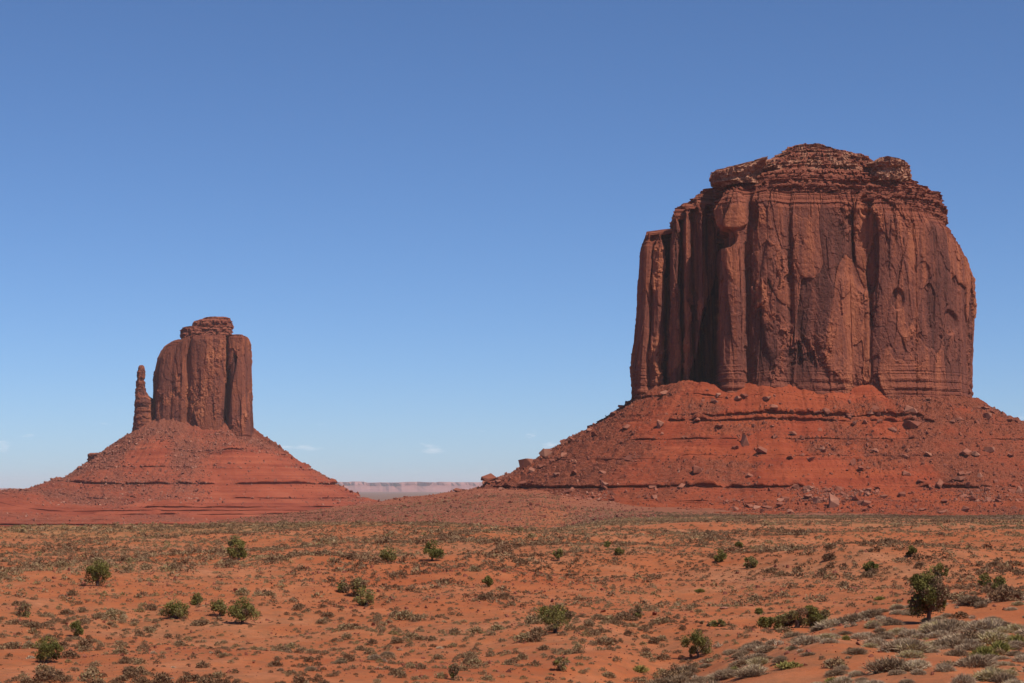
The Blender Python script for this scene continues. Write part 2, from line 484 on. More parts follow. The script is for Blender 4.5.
def wall(name, parent, origin, plan, Y0, z0, ztop_fn, lean, dz, fine, amp, seed, mat, bed_h=20, top_h=18, top_in=5.0, base_out=2.5, scl=1.0, ampmask=None, extra=None, deep=None):
    P, s, n = resample(plan, fine, fine * 7)
    px = 512 + F * P[:, 0] / P[:, 1]
    H = ztop_fn(px, P[:, 1])
    H = H + 1.6 * scl * layers(s * 0 + fbm(s / 9, s * 0, seed + 70, 3) * 6, 1.2, seed + 71)
    nr = int((H.max() - z0) / dz)
    T = np.linspace(0, 1, nr)
    Z = z0 + T[:, None] * (H[None, :] - z0)
    SS = np.broadcast_to(s[None, :], Z.shape)
    sw = SS + 1.8 * scl * fbm(SS / (60 * scl), Z / (70 * scl), seed, 2) + 0.12 * scl * fbm(SS / (2 * scl), Z / (3 * scl), seed + 2, 3); zw = Z + 6 * scl * fbm(SS / (16 * scl), Z / (90 * scl), seed + 5, 3)
    c1, t1, e1 = chunk(sw / (21 * scl), zw / (80 * scl), seed + 11, 1.5)
    c2, t2, e2 = chunk(sw / (10 * scl) + 0.2 * c1, zw / (27 * scl), seed + 12, 1.9)
    c3, t3, e3 = chunk(sw / (4.4 * scl), zw / (8 * scl), seed + 13, 0.9)
    c4, t4, e4 = chunk(SS / (2.1 * scl), Z / (2.4 * scl), seed + 14, 0.8)
    rough = sst(0.05, 0.75, fbm(SS / (26 * scl), Z / (36 * scl), seed + 15, 3) + 0.02)
    d = 1.4 * c1 + (0.36 + 0.9 * rough) * c2 + (0.20 + 1.0 * rough) * c3 + (0.16 + 0.5 * rough) * c4
    flake = chunk(sw / (12 * scl) + 5.5, zw / (46 * scl), seed + 31, 0.3)[0]
    d = d + 0.4 * np.round(flake * 1.4) + spalls(SS, Z, z0, H, seed + 90, scl)
    crk = np.abs(fbm(SS / (13 * scl), Z / (420 * scl), seed + 16, 2))
    d = d - 1.3 * (1 - sst(0.0, 0.035, crk)) * sst(0.0, 0.4, fbm(SS / (30 * scl), Z / (70 * scl), seed + 17, 2))
    d = d - 0.35 * (1 - sst(0, 0.06, e1))
    d = d + fbm(SS / (4 * scl), Z / (4 * scl), seed + 18, 4, 0.6) * (0.15 + 0.4 * rough)
    low = 1 - sst(0, bed_h, Z - z0 - 6 * fbm(SS / (25 * scl), SS * 0, seed + 19, 2) - (ztop_fn(px, P[:, 1])[None, :] * 0))
    dtop = H[None, :] - Z
    up = 1 - sst(top_h * 0.35, top_h, dtop + 4 * scl * fbm(SS / (16 * scl), SS * 0, seed + 20, 2))
    bl = layers(Z + 0.8 * fbm(SS / (20 * scl), SS * 0, seed + 21, 2), 1.15 * scl, seed + 22)
    lw = sst(-0.4, 0.5, fbm(SS / (12 * scl), Z / (14 * scl), seed + 23, 3) + 0.3)
    d = d * (1 - 0.45 * low) * (1 - 0.5 * up) + bl * (1.25 * low * (0.3 + 0.7 * lw) + 0.75 * up) * scl
    d = d * amp
    if ampmask is not None: d = d * ampmask(px)[None, :]
    d = d + base_out * low * (0.35 + 0.65 * sst(712, 730, px))[None, :] - top_in * (1 - sst(0, top_h, dtop)) ** 1.5 * 1.0
    if extra is not None: d = d + extra(px[None, :] + 0 * Z, P[None, :, 1] + 0 * Z, Z)
    X = P[None, :, 0] + n[None, :, 0] * d
    Yc = P[None, :, 1] + n[None, :, 1] * d
    if deep is not None: Yc = deep(X, Yc, Z)
    X = lean(X, Yc, Z)
    V = np.stack([X, Yc, Z], -1)
    rows = [V.reshape(-1, 3)] + close_top(V[-1], float(np.median(H)), 8, 0.6, seed + 30, 0.0)
    verts = np.concatenate(rows) - np.array(origin)
    nc = len(P)
    tone = np.concatenate([(0.55 * t1 + 0.4 * t2 * (0.4 + rough) + 0.25 * t3 * rough + 0.35 * (rough - 0.5)).ravel(), np.zeros(8 * nc)])
    bed = np.concatenate([np.maximum(low, up).ravel(), np.ones(8 * nc)])
    me = mesh_np(name, verts, grid_faces(nr + 8, nc, True), mat=mat, attrs={'tone': tone, 'bed': bed})
    return link(name, me, parent)

def stack(name, parent, origin, plan, rows, dz, fine, amp, seed, mat, thick=1.6, lay=1.3, scl=1.0, pale=None, chunkiness=1.0, sizemin=0.6, terr=0.0):
    """A stepped rock mass: the outline rescaled row by row to left, right, front and back limits."""
    P, s, n = resample(plan, fine, fine * 6)
    rows = sorted(rows)
    rz = np.array([r[0] for r in rows])
    Z1 = np.arange(rz[0], rz[-1], dz)
    lim = [np.interp(Z1, rz, np.array([r[i] for r in rows])) for i in (1, 2, 3, 4)]
    bx0, bx1, by0, by1 = P[:, 0].min(), P[:, 0].max(), P[:, 1].min(), P[:, 1].max()
    u = (P[:, 0] - bx0) / (bx1 - bx0); v = (P[:, 1] - by0) / (by1 - by0)
    Z = np.broadcast_to(Z1[:, None], (len(Z1), len(s))); SS = np.broadcast_to(s[None, :], Z.shape)
    if terr > 0:                                  # beds stand up as risers with flat treads
        q = (Z + 1.8 * fbm(SS / 30, Z * 0, seed + 9, 2)) / terr + 0.35 * fbm(Z / 9, Z * 0, seed + 10, 2)
        zq = Z + terr * (np.floor(q) + sst(0.6, 1.0, q - np.floor(q)) - q) * 0.85
    else: zq = Z
    l2 = [np.interp(zq, rz, np.array([r[i] for r in rows])) for i in (1, 2, 3, 4)]
    X = l2[0] + u[None, :] * (l2[1] - l2[0])
    Y = l2[2] + v[None, :] * (l2[3] - l2[2])
    c2, t2, e2 = chunk(SS / (11 * scl) + fbm(SS / 9, Z / 9, seed + 3, 2), Z / (7 * scl), seed + 1, 0.7)
    c3, t3, e3 = chunk(SS / (4.0 * scl), Z / (2.6 * scl), seed + 2, 0.9)
    bl = layers(Z + 1.1 * fbm(SS / (22 * scl), Z * 0, seed + 4, 2), thick, seed + 5)
    d = chunkiness * (1.3 * c2 + 0.8 * c3) + lay * bl + 0.7 * fbm(SS / (5 * scl), Z / (4 * scl), seed + 6, 4)
    size = np.clip((lim[1] - lim[0]) / max(1e-6, (lim[1] - lim[0]).max()) * 2.5, sizemin, 1)[:, None]
    d = d * amp * size
    X = X + n[None, :, 0] * d; Y = Y + n[None, :, 1] * d
    Zd = Z + 0.25 * dz * fbm(SS / 2.0, Z / 2.0, seed + 7, 2)
    V = np.stack([X, Y, Zd], -1)
    top = close_top(V[-1], Z1[-1], 5, 0.5 * scl, seed + 8, 0.4 * scl)
    verts = np.concatenate([V.reshape(-1, 3)] + top) - np.array(origin)
    nc = len(P)
    pl = (pale(X, Z, SS) if pale is not None else np.zeros(X.shape)).ravel()
    me = mesh_np(name, verts, grid_faces(len(Z1) + 5, nc, True), mat=mat,
                 attrs={'tone': np.concatenate([(0.6 * t2 + 0.4 * t3).ravel(), np.zeros(5 * nc)]), 'bed': np.concatenate([pl, np.full(5 * nc, pl[-1])])})
    return link(name, me, parent)

def talus(name, parent, origin, cx, cy, a, b, ex, prof, ledges, mat, seed, step, zfoot, side=None, scl=1.0, rub_fn=None, clay_fn=None, dmax=None):
    """The debris apron: rows of constant distance from the foot of the cliff; hard beds stand out as ledges with undercut lips."""
    th = np.linspace(0, 2 * math.pi, 4001)[:-1]
    ex_p = lambda t: np.sign(t) * np.abs(t) ** (2.0 / ex)
    E = np.stack([cx + a * ex_p(np.cos(th)), cy + b * ex_p(np.sin(th))], -1)
    d = np.roll(E, -1, 0) - E; keep = np.hypot(d[:, 0], d[:, 1]) > 1e-6
    E = E[keep]
    # soften so that offsets fan out evenly
    for _ in range(60): E = 0.25 * np.roll(E, 1, 0) + 0.5 * E + 0.25 * np.roll(E, -1, 0)
    P, s, n = resample(E[::6], step * 0.55, step * 4)
    for _ in range(30): n = 0.25 * np.roll(n, 1, 0) + 0.5 * n + 0.25 * np.roll(n, -1, 0)
    n /= np.hypot(n[:, 0], n[:, 1])[:, None]
    px = 512 + F * P[:, 0] / P[:, 1]
    pd = np.array([p[0] for p in prof]); pz = np.array([p[1] for p in prof])
    D = dmax or pd[-1]
    rows = []                                     # (distance, ledge offset) per row, and which ledge
    ds = np.arange(pd[0], D, step)
    for q in ds:
        near = [l for l in ledges if l[0] - 0.1 < q < l[0] + 1.6 * scl]
        if not near: rows.append((q, q, 0.0, None))
    for i, (de, drop, under, wdt) in enumerate(ledges):
        for q_, (dd, h) in enumerate(((0.0, .82), (0.15, .70), (0.18, .52), (-0.5 * under, .44), (-under, .38), (-under, 0.0), (-0.4 * under, -.16), (0.9, -.18), (1.6, -.18))):
            rows.append((de + 0.001 * q_ + (dd if q_ > 6 else 0.0), de + dd * (scl if dd > 0 else 1), h * drop, i))
    rows.sort(key=lambda r: r[0])
    nr = len(rows)
    d0 = np.array([r[0] for r in rows]); d1 = np.array([r[1] for r in rows])
    off = np.zeros((nr, len(ledges)))
    for k, (q, dd, h, i) in enumerate(rows):
        for j, (de, drop, under, wdt) in enumerate(ledges):
            if i == j: off[k, j] = h
            elif q < de: off[k, j] = .82 * drop * float(sst(de - wdt, de, q))
            else: off[k, j] = -.18 * drop * (1 - float(sst(de + 1.0, de + wdt, q)))
    S2 = np.broadcast_to(s[None, :], (nr, len(s))); D0 = np.broadcast_to(d0[:, None], S2.shape)
    far = 1 + np.clip(D0, 0, 999) / (a + b)
    wig = 2.2 * scl * fbm(S2 / (34 * scl), D0 / (300 * scl), seed + 1, 3) + 1.3 * scl * fbm(S2 / (7 * scl), D0 / 200, seed + 2, 3) * 1.0
    zs = np.interp(D0, pd, pz)
    mask = np.zeros(S2.shape); use = np.zeros(S2.shape)
    zl = zs.copy(); dcur = D0.copy()
    for j, (de, drop, under, wdt) in enumerate(ledges):
        mk = np.clip(sst(-0.35, 0.25, fbm(s / (42 * scl), s * 0 + j * 3.7, seed + 10 + j, 3) + ledges_bias(name, j, px, P)), 0, 1)
        vv = 0.45 + 0.75 * vnoise(s / (6 * scl), s * 0 + j, seed + 40 + j) + 0.25 * vnoise(s / (1.7 * scl), s * 0 + j, seed + 60 + j)
        mk = np.clip(mk * 1.3 - 0.9 * sst(0.45, 0.75, vnoise(s / (6.5 * scl), s * 0 + j * 2.2, seed + 80 + j)) - 0.5 * sst(0.5, 0.8, vnoise(s / (2.2 * scl), s * 0 + j * 1.2, seed + 95 + j)), 0, 1)
        zl = zl + off[:, j][:, None] * (mk * vv)[None, :]
        is_j = np.array([r[3] == j for r in rows])
        sel = is_j[:, None] * mk[None, :]
        dcur = dcur * (1 - sel) + d1[:, None] * sel
    dcur = dcur + wig * sst(0, 20, D0)
    gul = fbm(S2 / (17 * scl), D0 / (60 * scl), seed + 3, 4)
    deb = fbm(S2 / (5 * scl) * 1.0, D0 / (5 * scl), seed + 4, 5, 0.6)
    deb2 = fbm(S2 / (1.9 * scl), D0 / (1.9 * scl), seed + 6, 3)
    rub = np.clip(rub_fn(px[None, :] + 0 * D0, D0, S2), 0, 1)
    isl = np.array([0.25 if r[3] is not None else 1.0 for r in rows])[:, None]
    terr = layers(zl + 1.3 * scl * fbm(S2 / (30 * scl), D0 / 200, seed + 7, 2), 2.3 * scl, seed + 8)
    zl = zl + isl * (1.9 * scl * gul * sst(4, 30, D0) + (0.4 + 1.3 * rub) * scl * deb + (0.15 + 1.2 * rub) * scl * deb2 + 0.35 * scl * terr * (1 - rub))
    zl = zl + 1.6 * scl * fbm(S2 / (45 * scl), D0 / (60 * scl), seed + 9, 3) * sst(0.62 * D, 0.85 * D, D0)
    foot = zfoot(px, P)
    zl = zl + foot[None, :] * (1 - sst(0, 60 * scl, D0))
    if side is not None: zl = zl + side(px[None, :] + 0 * D0, n[None, :, 0] + 0 * D0, n[None, :, 1] + 0 * D0, D0)
    X = P[None, :, 0] + n[None, :, 0] * dcur; Y = P[None, :, 1] + n[None, :, 1] * dcur
    V = np.stack([X, Y, zl], -1)
    clay = clay_fn(px[None, :] + 0 * D0, D0, S2) if clay_fn is not None else 0 * D0
    # rows run outwards: flip winding so faces look up
    f = grid_faces(nr, len(s), True)[:, ::-1]
    me = mesh_np(name, V.reshape(-1, 3) - np.array(origin), f, mat=mat, attrs={'rubble': rub, 'clay': np.clip(clay, 0, 1)})
    o = link(name, me, parent)
    return o, V, rub, px, d0

def ledges_bias(name, j, px, P):
    front = sst(0, 1, 0 * px + 0.5) * 0
    if name == 'debris_apron' and BUTTE == 'big':
        if j == 0: return np.where(P[:, 1] < 1600, -0.9 + 1.3 * sst(685, 700, px) * (1 - sst(895, 930, px)) + 0.5 * sst(960, 980, px), -1)
        if j == 1: return 0.35 + 0 * px - 0.5 * sst(905, 960, px)
        return -0.1 + 0 * px
    if j == 0: return -0.25 + 0.3 * sst(200, 240, px)
    return 0.25 + 0 * px

# ---- the big butte on the right
BUTTE = 'big'
Y0 = 1500.0
BX = (805 - 512) / F * 1610
org = (BX, 1615.0, -20.0)
big = empty('sandstone_butte', org, 'massive broad red sandstone butte with a stepped cap, filling the right side', 'butte', None)
plan = [(640, 175), (633, 125), (632, 82), (634, 64), (639, 55), (646, 54), (648, 60), (650, 53), (657, 49), (661, 54), (662, 82), (668, 79), (669.5, 46), (674, 40), (679, 42), (681, 58), (684, 56), (686, 38), (691, 40),
        (694, 60), (699, 58), (700, 36), (705, 33), (708, 88), (717, 84), (720.5, 16), (726, 3), (742, 0), (747, 8), (752, 8), (755, 0), (772, -4), (786, -2), (789, 1), (793, 1), (797, -3), (826, -5), (848, -1),
        (850, 3.5), (870, 4), (876, -3), (896, -4), (914, 1), (918, 3.5), (921, 2), (940, 9), (956, 22), (967, 42), (974, 68), (976, 105), (974, 155), (955, 205), (900, 232), (760, 236), (680, 212)]
plan = chaikin(px_plan(plan, Y0), 1)
TOPX = np.array([600, 664, 667, 672, 676, 690, 700, 708, 718, 724, 740, 760, 800, 850, 880, 920, 945, 958, 966, 976, 1000])
TOPY = np.array([234, 233, 222, 216, 212, 206, 203, 200, 197, 191, 186, 188, 190, 192, 197, 206, 213, 221, 238, 262, 262.])
def big_top(px, Yv):
    y = np.interp(px, TOPX, TOPY)
    y = np.where(Yv > 1500 + 150, np.maximum(y, 205), y)
    return np.array([zz(a, b, c) for a, b, c in zip(px, y, Yv)])
LZ = [(397, 633), (370, 633), (310, 638), (262, 640), (236, 642)]
RZ = [(400, 970), (370, 972), (290, 976.5), (262, 974), (240, 971), (222, 965), (206, 957)]
def remap(X, Yv, Z, LZ, RZ, l0, l1, r0, r1, Yl, Yr):
    lz = np.array([zz(p, y, Yl) for y, p in LZ]); lx = np.array([p for y, p in LZ])
    rz = np.array([zz(p, y, Yr) for y, p in RZ]); rx = np.array([p for y, p in RZ])
    px = 512 + F * X / Yv
    Lz = np.interp(Z, lz, lx); Rz = np.interp(Z, rz, rx)
    p2 = np.where(px < l1, Lz + (px - l0) * (l1 - Lz) / (l1 - l0), np.where(px > r0, r0 + (px - r0) * (Rz - r0) / (r1 - r0), px))
    return (p2 - 512) / F * Yv
big_lean = lambda X, Yv, Z: remap(X, Yv, Z, LZ, RZ, 632, 690, 880, 976, 1575, 1590)
def big_amp(px): return 0.72 + 0.28 * sst(712, 735, px)
def big_deep(X, Yc, Z):
    # the corner recess is deep at its foot and closes upwards
    px = 512 + F * X / Yc
    y = 488 - F * Z / 1550.0
    edge = np.interp(y, [215, 262, 392], [722, 716, 688])
    inside = sst(edge - 1.5, edge + 1.5, px) * (1 - sst(718.5, 720.5, px)) * (px > 680) * (Yc < 1640) * (Yc > 1515)
    Yc = Yc + inside * np.maximum(0, 1588 - Yc)
    above = (1 - sst(edge - 1.5, edge + 1.5, px)) * sst(690, 695, px) * (Yc > 1538) * (Yc < 1640)
    return Yc - above * (Yc - 1538) * 0.72
def big_extra(px, Yv, Z):
    # the rounded boss and alcove high on the corner, the hollow panels on the front face
    def blob(cx, cy, rx, ry, pw=2.0):
        q = np.abs((px - cx) / rx) ** pw + np.abs((Z - zz(cx, cy, 1503)) / (ry * 1503 / F)) ** pw
        return 1 - sst(0.6, 1.0, q)
    front = (Yv < 1500 + 45)
    d = 2.6 * blob(734, 211, 15, 21, 2.6) - 7 * blob(727, 238, 12, 11) - 3.5 * blob(868, 250, 14, 45, 3) + 2.0 * blob(845, 330, 30, 60) \
        - 3 * blob(955, 320, 8, 14) - 4 * blob(756, 215, 5, 16) + 2.5 * blob(775, 300, 14, 70) - 2.5 * blob(900, 300, 7, 12) - 3 * blob(868, 205, 6, 12)
    return d * front
wall('cliff', big, org, plan, Y0, 62.0, big_top, big_lean, 0.62, 0.55, 1.0, 100, M_CLIFF, bed_h=46, top_h=17, top_in=4.5, base_out=2.5, ampmask=big_amp, extra=big_extra, deep=big_deep)

cap_plan = chaikin(px_plan([(668, 130), (669, 72), (688, 54), (712, 34), (733, 12), (760, 6), (850, 5), (915, 10), (944, 32), (956, 70), (956, 130), (930, 200), (800, 225), (690, 200)], Y0), 2)
CR = [(224, 671, 945, 12, 225), (214, 673, 947, 11, 222), (209, 674, 946, 11, 220), (204, 676, 946, 11, 216), (202, 683, 945, 12, 214), (197, 691, 943, 12, 212), (193, 694, 935, 13, 210), (188, 703, 924, 15, 206), (186, 713, 918, 17, 202), (183, 718, 912, 19, 200),
      (181, 724, 906, 22, 198), (175, 735, 898, 27, 196), (172, 742, 890, 32, 192), (168, 750, 880, 38, 186), (164, 758, 872, 47, 180), (161, 764, 866, 56, 170), (157, 772, 851, 66, 160), (153, 780, 834, 76, 150), (150, 786, 824, 82, 142), (147.5, 790, 819, 88, 136), (146.8, 795, 812, 92, 132)]
rows = []
for py, l, r, f_, b_ in CR:
    Yf = 1500 + f_; Ym = 1500 + (f_ + b_) / 2
    rows.append((zz(800, py, 0.5 * Yf + 0.5 * Ym), zx(l, py, Ym), zx(r, py, Ym), Yf, 1500 + b_))
def big_pale(X, Z, SS):
    top = zz(800, 176, 1560)
    return 0.7 * sst(top - 3, top + 2, Z) * sst(0.1, 0.5, fbm(SS / 14, Z / 6, 301, 3) + 0.25)
stack('caprock', big, org, cap_plan, rows, 0.5, 0.6, 1.0, 200, M_CAP, thick=2.0, lay=1.6, pale=big_pale, chunkiness=1.5, terr=4.6)
# the two pale hard ledges that jut out left and right under the summit
for sd, pts, rws, sed in ((0, [(713, 62), (716, 30), (735, 13), (758, 11), (764, 50), (762, 100), (730, 110)], [(189, 723, 762), (186.6, 721, 762), (185.8, 712.5, 763), (182, 711.5, 763), (175, 711, 763), (173, 713, 763), (171.5, 722, 763), (170, 727, 763), (167.5, 738, 763), (164.5, 752, 764), (163, 757, 763)], 231),
                          (1, [(862, 55), (866, 14), (890, 10), (908, 18), (914, 46), (910, 100), (866, 105)], [(186, 868, 902), (183, 866, 905), (182, 864, 912), (180, 864, 913), (172, 864, 914), (169, 864, 913), (166.5, 866, 910), (165, 868, 905), (163.5, 870, 888)], 241)):
    pl_ = chaikin(px_plan(pts, Y0), 1); f0, b0 = pl_[:, 1].min(), pl_[:, 1].max()
    stack('hard_ledge', big, org, pl_, [(zz(800, py, 1545), zx(l, py, 1555), zx(r, py, 1555), f0, b0) for py, l, r in rws], 0.45, 0.5, 0.8, sed, M_CAP, thick=3.2, lay=0.9, scl=0.8, chunkiness=1.7,
          pale=lambda X, Z, SS: np.clip(0.75 + 0.5 * fbm(SS / 6, Z / 5, 311, 3), 0, 1))

prof = [(-30, 80), (-8, 80.6), (0, 80), (12, 71), (35, 54.5), (60, 39.5), (90, 21.5), (127, 2.5), (135, -0.5), (160, -8), (185, -13.5), (205, -16.2), (240, -19), (270, -24)]
ldg = [(12, 1.6, 0.8, 8), (34, 5.0, 2.4, 10), (40, 3.6, 1.8, 8), (64, 1.4, 0.7, 8), (86, 1.2, 0.6, 8), (132, 4.2, 2.2, 9), (165, 1.5, 0.9, 8)]
_lb = ledges_bias
def ledges_bias(name, j, px, P):
    if BUTTE == 'big':
        if j in (1, 2): return np.where(P[:, 1] < 1600, -1.0 - 0.1 * j + 1.7 * sst(684, 700, px) * (1 - sst(895, 925, px)) + 0.9 * sst(962, 980, px), -1.0)
        if j == 5: return 0.45 + 0 * px - 0.35 * sst(905, 960, px)
        return -0.25 + 0.3 * sst(700, 720, px) * (1 - sst(880, 900, px))
    return (-0.45 if j < 2 else 0.15 if j == 2 else -0.1 if j < 4 else 0.05) - (1.2 * (1 - sst(142, 152, px)) if 2 < j < 7 else 0) + 0.5 * sst(215, 240, px) * (j < 4) + (0.6 * (1 - sst(100, 120, px)) if j == 1 else 0) + 0 * px
def foot(px, P):
    base = np.interp(px, [600, 632, 660, 688, 705, 725, 745, 765, 800, 850, 880, 905, 930, 976, 1010], [-6, -4, 2, 4, 2, -1, 3, 5, 1.5, 0.5, 1, -1, -5, -9, -9])
    return base * (P[:, 1] < 1640) + 1.5 * fbm(px / 13, px * 0, 402, 3)
def rub_big(px, D, SS):
    left = (1 - sst(640, 715, px + 25 * fbm(SS / 40, D / 40, 403, 3) - 0.15 * D))
    right = sst(865, 905, px + 25 * fbm(SS / 40, D / 40, 404, 3) + 0.12 * (D - 40))
    lowr = sst(120, 150, D) * 0.45
    return np.maximum(np.maximum(left, right) * (0.75 + 0.3 * fbm(SS / 18, D / 18, 405, 3)), np.maximum(lowr, 0.40 + 0.5 * fbm(SS / 25, D / 25, 406, 3)) * sst(5, 25, D))
def clay_big(px, D, SS):
    mid = sst(690, 730, px) * (1 - sst(860, 900, px))
    return sst(0.0, 0.6, fbm(SS / 30, D / 14, 407, 3)) * mid * 0.8 + sst(138, 150, D) * (1 - sst(185, 200, D)) * (0.5 + 0.5 * fbm(SS / 30, D / 30, 408, 3))
tal, TV, TR, Tpx, Td0 = talus('debris_apron', big, org, BX, 1615.0, 139, 112, 3.2, prof, ldg, M_TALUS, 400, 0.95, foot, rub_fn=rub_big, clay_fn=clay_big)

# ---- the slim butte on the left with its thumb
BUTTE = 'slim'
Y1 = 2700.0
MX = zx(202, 430, 2750)
org2 = (MX, 2750.0, -56.0)
slim = empty('sandstone_butte', org2, 'slender mitten shaped red butte with a thumb pinnacle, far on the left', 'butte', None)
plan2 = [(150, 75), (150, 42), (153, 20), (160, 11), (166, 9), (169, 11), (173, 6), (184, 4), (186, 9), (189.5, 9), (191, 1), (204, -4), (223, -3), (225.5, 11), (228, 10), (229.5, -5), (240, -6), (249, 2), (253, 26), (254, 60), (250, 95), (230, 110), (170, 110)]
plan2 = chaikin(px_plan(plan2, Y1), 1)
def slim_top(px, Yv):
    y = np.interp(px, [140, 151, 155, 163, 172, 181, 190, 232, 246, 251, 256], [345, 343, 341, 340, 338.5, 336.5, 335.5, 335, 335.3, 337.5, 342])
    return np.array([zz(a, b, c) for a, b, c in zip(px, y, Yv)])
LZ2 = [(433, 150.5), (400, 152.5), (372, 153.5), (358, 157), (346, 164), (340, 172), (337, 180)]
RZ2 = [(433, 253.5), (400, 252), (370, 251), (350, 250.5), (338, 249.5), (336, 249)]
slim_lean = lambda X, Yv, Z: remap(X, Yv, Z, LZ2, RZ2, 150, 192, 232, 254, 2740, 2740)
wall('cliff', slim, org2, plan2, Y1, 66.0, slim_top, slim_lean, 0.95, 0.9, 0.85, 500, M_CLIFF2, bed_h=16, top_h=7, top_in=1.6, base_out=2.0, scl=1.15)
cp2 = chaikin(px_plan([(180, 60), (180, 25), (188, 14), (206, 10), (226, 12), (233, 26), (233, 66), (222, 84), (190, 82)], Y1), 2)
CR2 = [(340, 183, 231, 8, 84), (336.5, 182, 232, 7, 84), (335, 181, 233, 6, 84), (328.5, 181, 232.5, 7, 83), (327, 183, 232, 10, 82), (326, 193, 232, 12, 80), (325, 195, 232, 12, 80), (320.5, 195.5, 231.5, 13, 80), (319.5, 198, 231, 16, 78), (318, 205, 230, 20, 74), (317, 209, 227, 26, 66)]
rows = []
for py, l, r, f_, b_ in CR2:
    Ym = Y1 + (f_ + b_) / 2
    rows.append((zz(207, py, Y1 + f_ + 10), zx(l, py, Ym), zx(r, py, Ym), Y1 + f_, Y1 + b_))
stack('caprock', slim, org2, cp2, rows, 0.6, 0.8, 1.15, 600, M_CAP, thick=3.2, lay=1.4, scl=1.0, chunkiness=1.3)
# thumb
tp = chaikin(px_plan([(134, 40), (137, 28), (143, 24), (149, 28), (152, 40), (149, 52), (143, 56), (137, 52)], Y1), 2)
CRT = [(436, 132, 155), (425, 133, 157), (412, 134, 156), (402, 134.5, 155), (399, 134.8, 153), (396, 135, 149.5), (391, 135.5, 146.5), (387, 136, 145.5), (382, 136.4, 145.6), (380, 137.2, 144.4), (377, 136.8, 145.2), (372, 137.2, 145.4), (371, 138, 144.8), (368, 138.2, 144.6), (366, 139, 143.8), (365, 140.2, 142.8)]
rows = []
for py, l, r in CRT:
    x0, x1 = zx(l, py, 2740), zx(r, py, 2740); h = (x1 - x0) * 0.55
    rows.append((zz(142, py, 2740), x0, x1, 2740 - h, 2740 + h))
stack('thumb_pinnacle', slim, org2, tp, rows, 0.6, 0.7, 0.75, 700, M_CLIFF2, thick=5.5, lay=0.5, scl=1.1, chunkiness=0.7, sizemin=0.25)
prof2 = [(-30, 100), (-8, 88), (0, 82), (10, 74), (60, 40), (105, 12), (150, -14), (175, -20), (215, -27), (260, -33), (310, -41), (370, -49), (430, -58), (480, -66)]
ldg2 = [(44, 2.6, 1.4, 10), (78, 3.0, 1.6, 10), (116, 5.5, 2.6, 14), (150, 2.6, 1.6, 10), (205, 2.4, 1.8, 12), (232, 1.8, 1.4, 10), (262, 2.4, 1.8, 12), (300, 2.6, 2.0, 12), (345, 2.4, 1.8, 12)]
def foot2(px, P):
    b = np.interp(px, [125, 140, 150, 165, 180, 195, 215, 226, 240, 256], [-5, 2, 6, 9, 5, 1, 2, 6, -2, -7])
    return b * (P[:, 1] < 2760) + 2 * fbm(px / 7, px * 0, 802, 3)
def rub_slim(px, D, SS):
    return np.clip(0.58 + 0.55 * fbm(SS / 45, D / 60, 803, 3) - 0.5 * sst(190, 230, px) * sst(30, 60, D) - 0.4 * sst(165, 195, D), 0, 0.9)
def side2(px, nx, ny, D):
    # the shoulder that carries the left foot of the slope out past the frame
    l = sst(0.35, 0.9, -nx)
    return l * np.interp(D, [100, 125, 200, 250, 290, 480], [0, 7.5, 20, 14, 0, 0])
tal2, TV2, TR2, Tpx2, Td2 = talus('debris_apron', slim, org2, zx(196, 430, 2750), 2752.0, 86, 56, 2.5, prof2, ldg2, M_TALUS2, 800, 1.7, foot2, side=side2, scl=1.5, rub_fn=rub_slim, dmax=470)

# ---- far mesa on the horizon
def far_mesa():
    Yd = 30000.0
    pxs = np.linspace(-900, 1900, 900)
    top = np.interp(pxs, [-900, 0, 60, 300, 335, 395, 410, 440, 520, 640, 900, 1900], [488.5, 488, 490, 481.8, 481.5, 482.5, 481.8, 482.2, 482, 483, 484, 486])
    top = top + 0.5 * layers(pxs / 11 + 2 * fbm(pxs / 40, pxs * 0, 901, 3), 1.0, 902)
    base = -61.0
    rows = []
    xs = (pxs - 512) / F * Yd
    wob = 900 * fbm(pxs / 25, pxs * 0, 903, 5)
    zt = (488 - top) / F * Yd * 1.0
    for f, dy in ((0.0, -1500), (0.25, -900), (0.45, -560), (0.62, -330), (0.64, -300), (0.97, -270), (1.0, -200), (1.0, 1500), (1.0, 5000), (0, 9000)):
        z = base + (zt - base) * f
        y = Yd + dy + wob * (1 if dy < 2000 else 0) + 180 * fbm(pxs / 6, pxs * 0 + f * 2, 904, 3)
        rows.append(np.stack([xs * (y / Yd), y, z], -1))
    V = np.concatenate(rows)
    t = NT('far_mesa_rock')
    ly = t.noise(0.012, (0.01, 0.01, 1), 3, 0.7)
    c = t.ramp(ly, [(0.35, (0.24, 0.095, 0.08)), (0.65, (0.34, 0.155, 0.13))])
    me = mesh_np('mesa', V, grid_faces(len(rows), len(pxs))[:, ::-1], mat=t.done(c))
    return tag(link('distant_mesa', me), 'long flat pinkish mesa fading into haze on the horizon between the two buttes', 'mesa')
far_mesa()

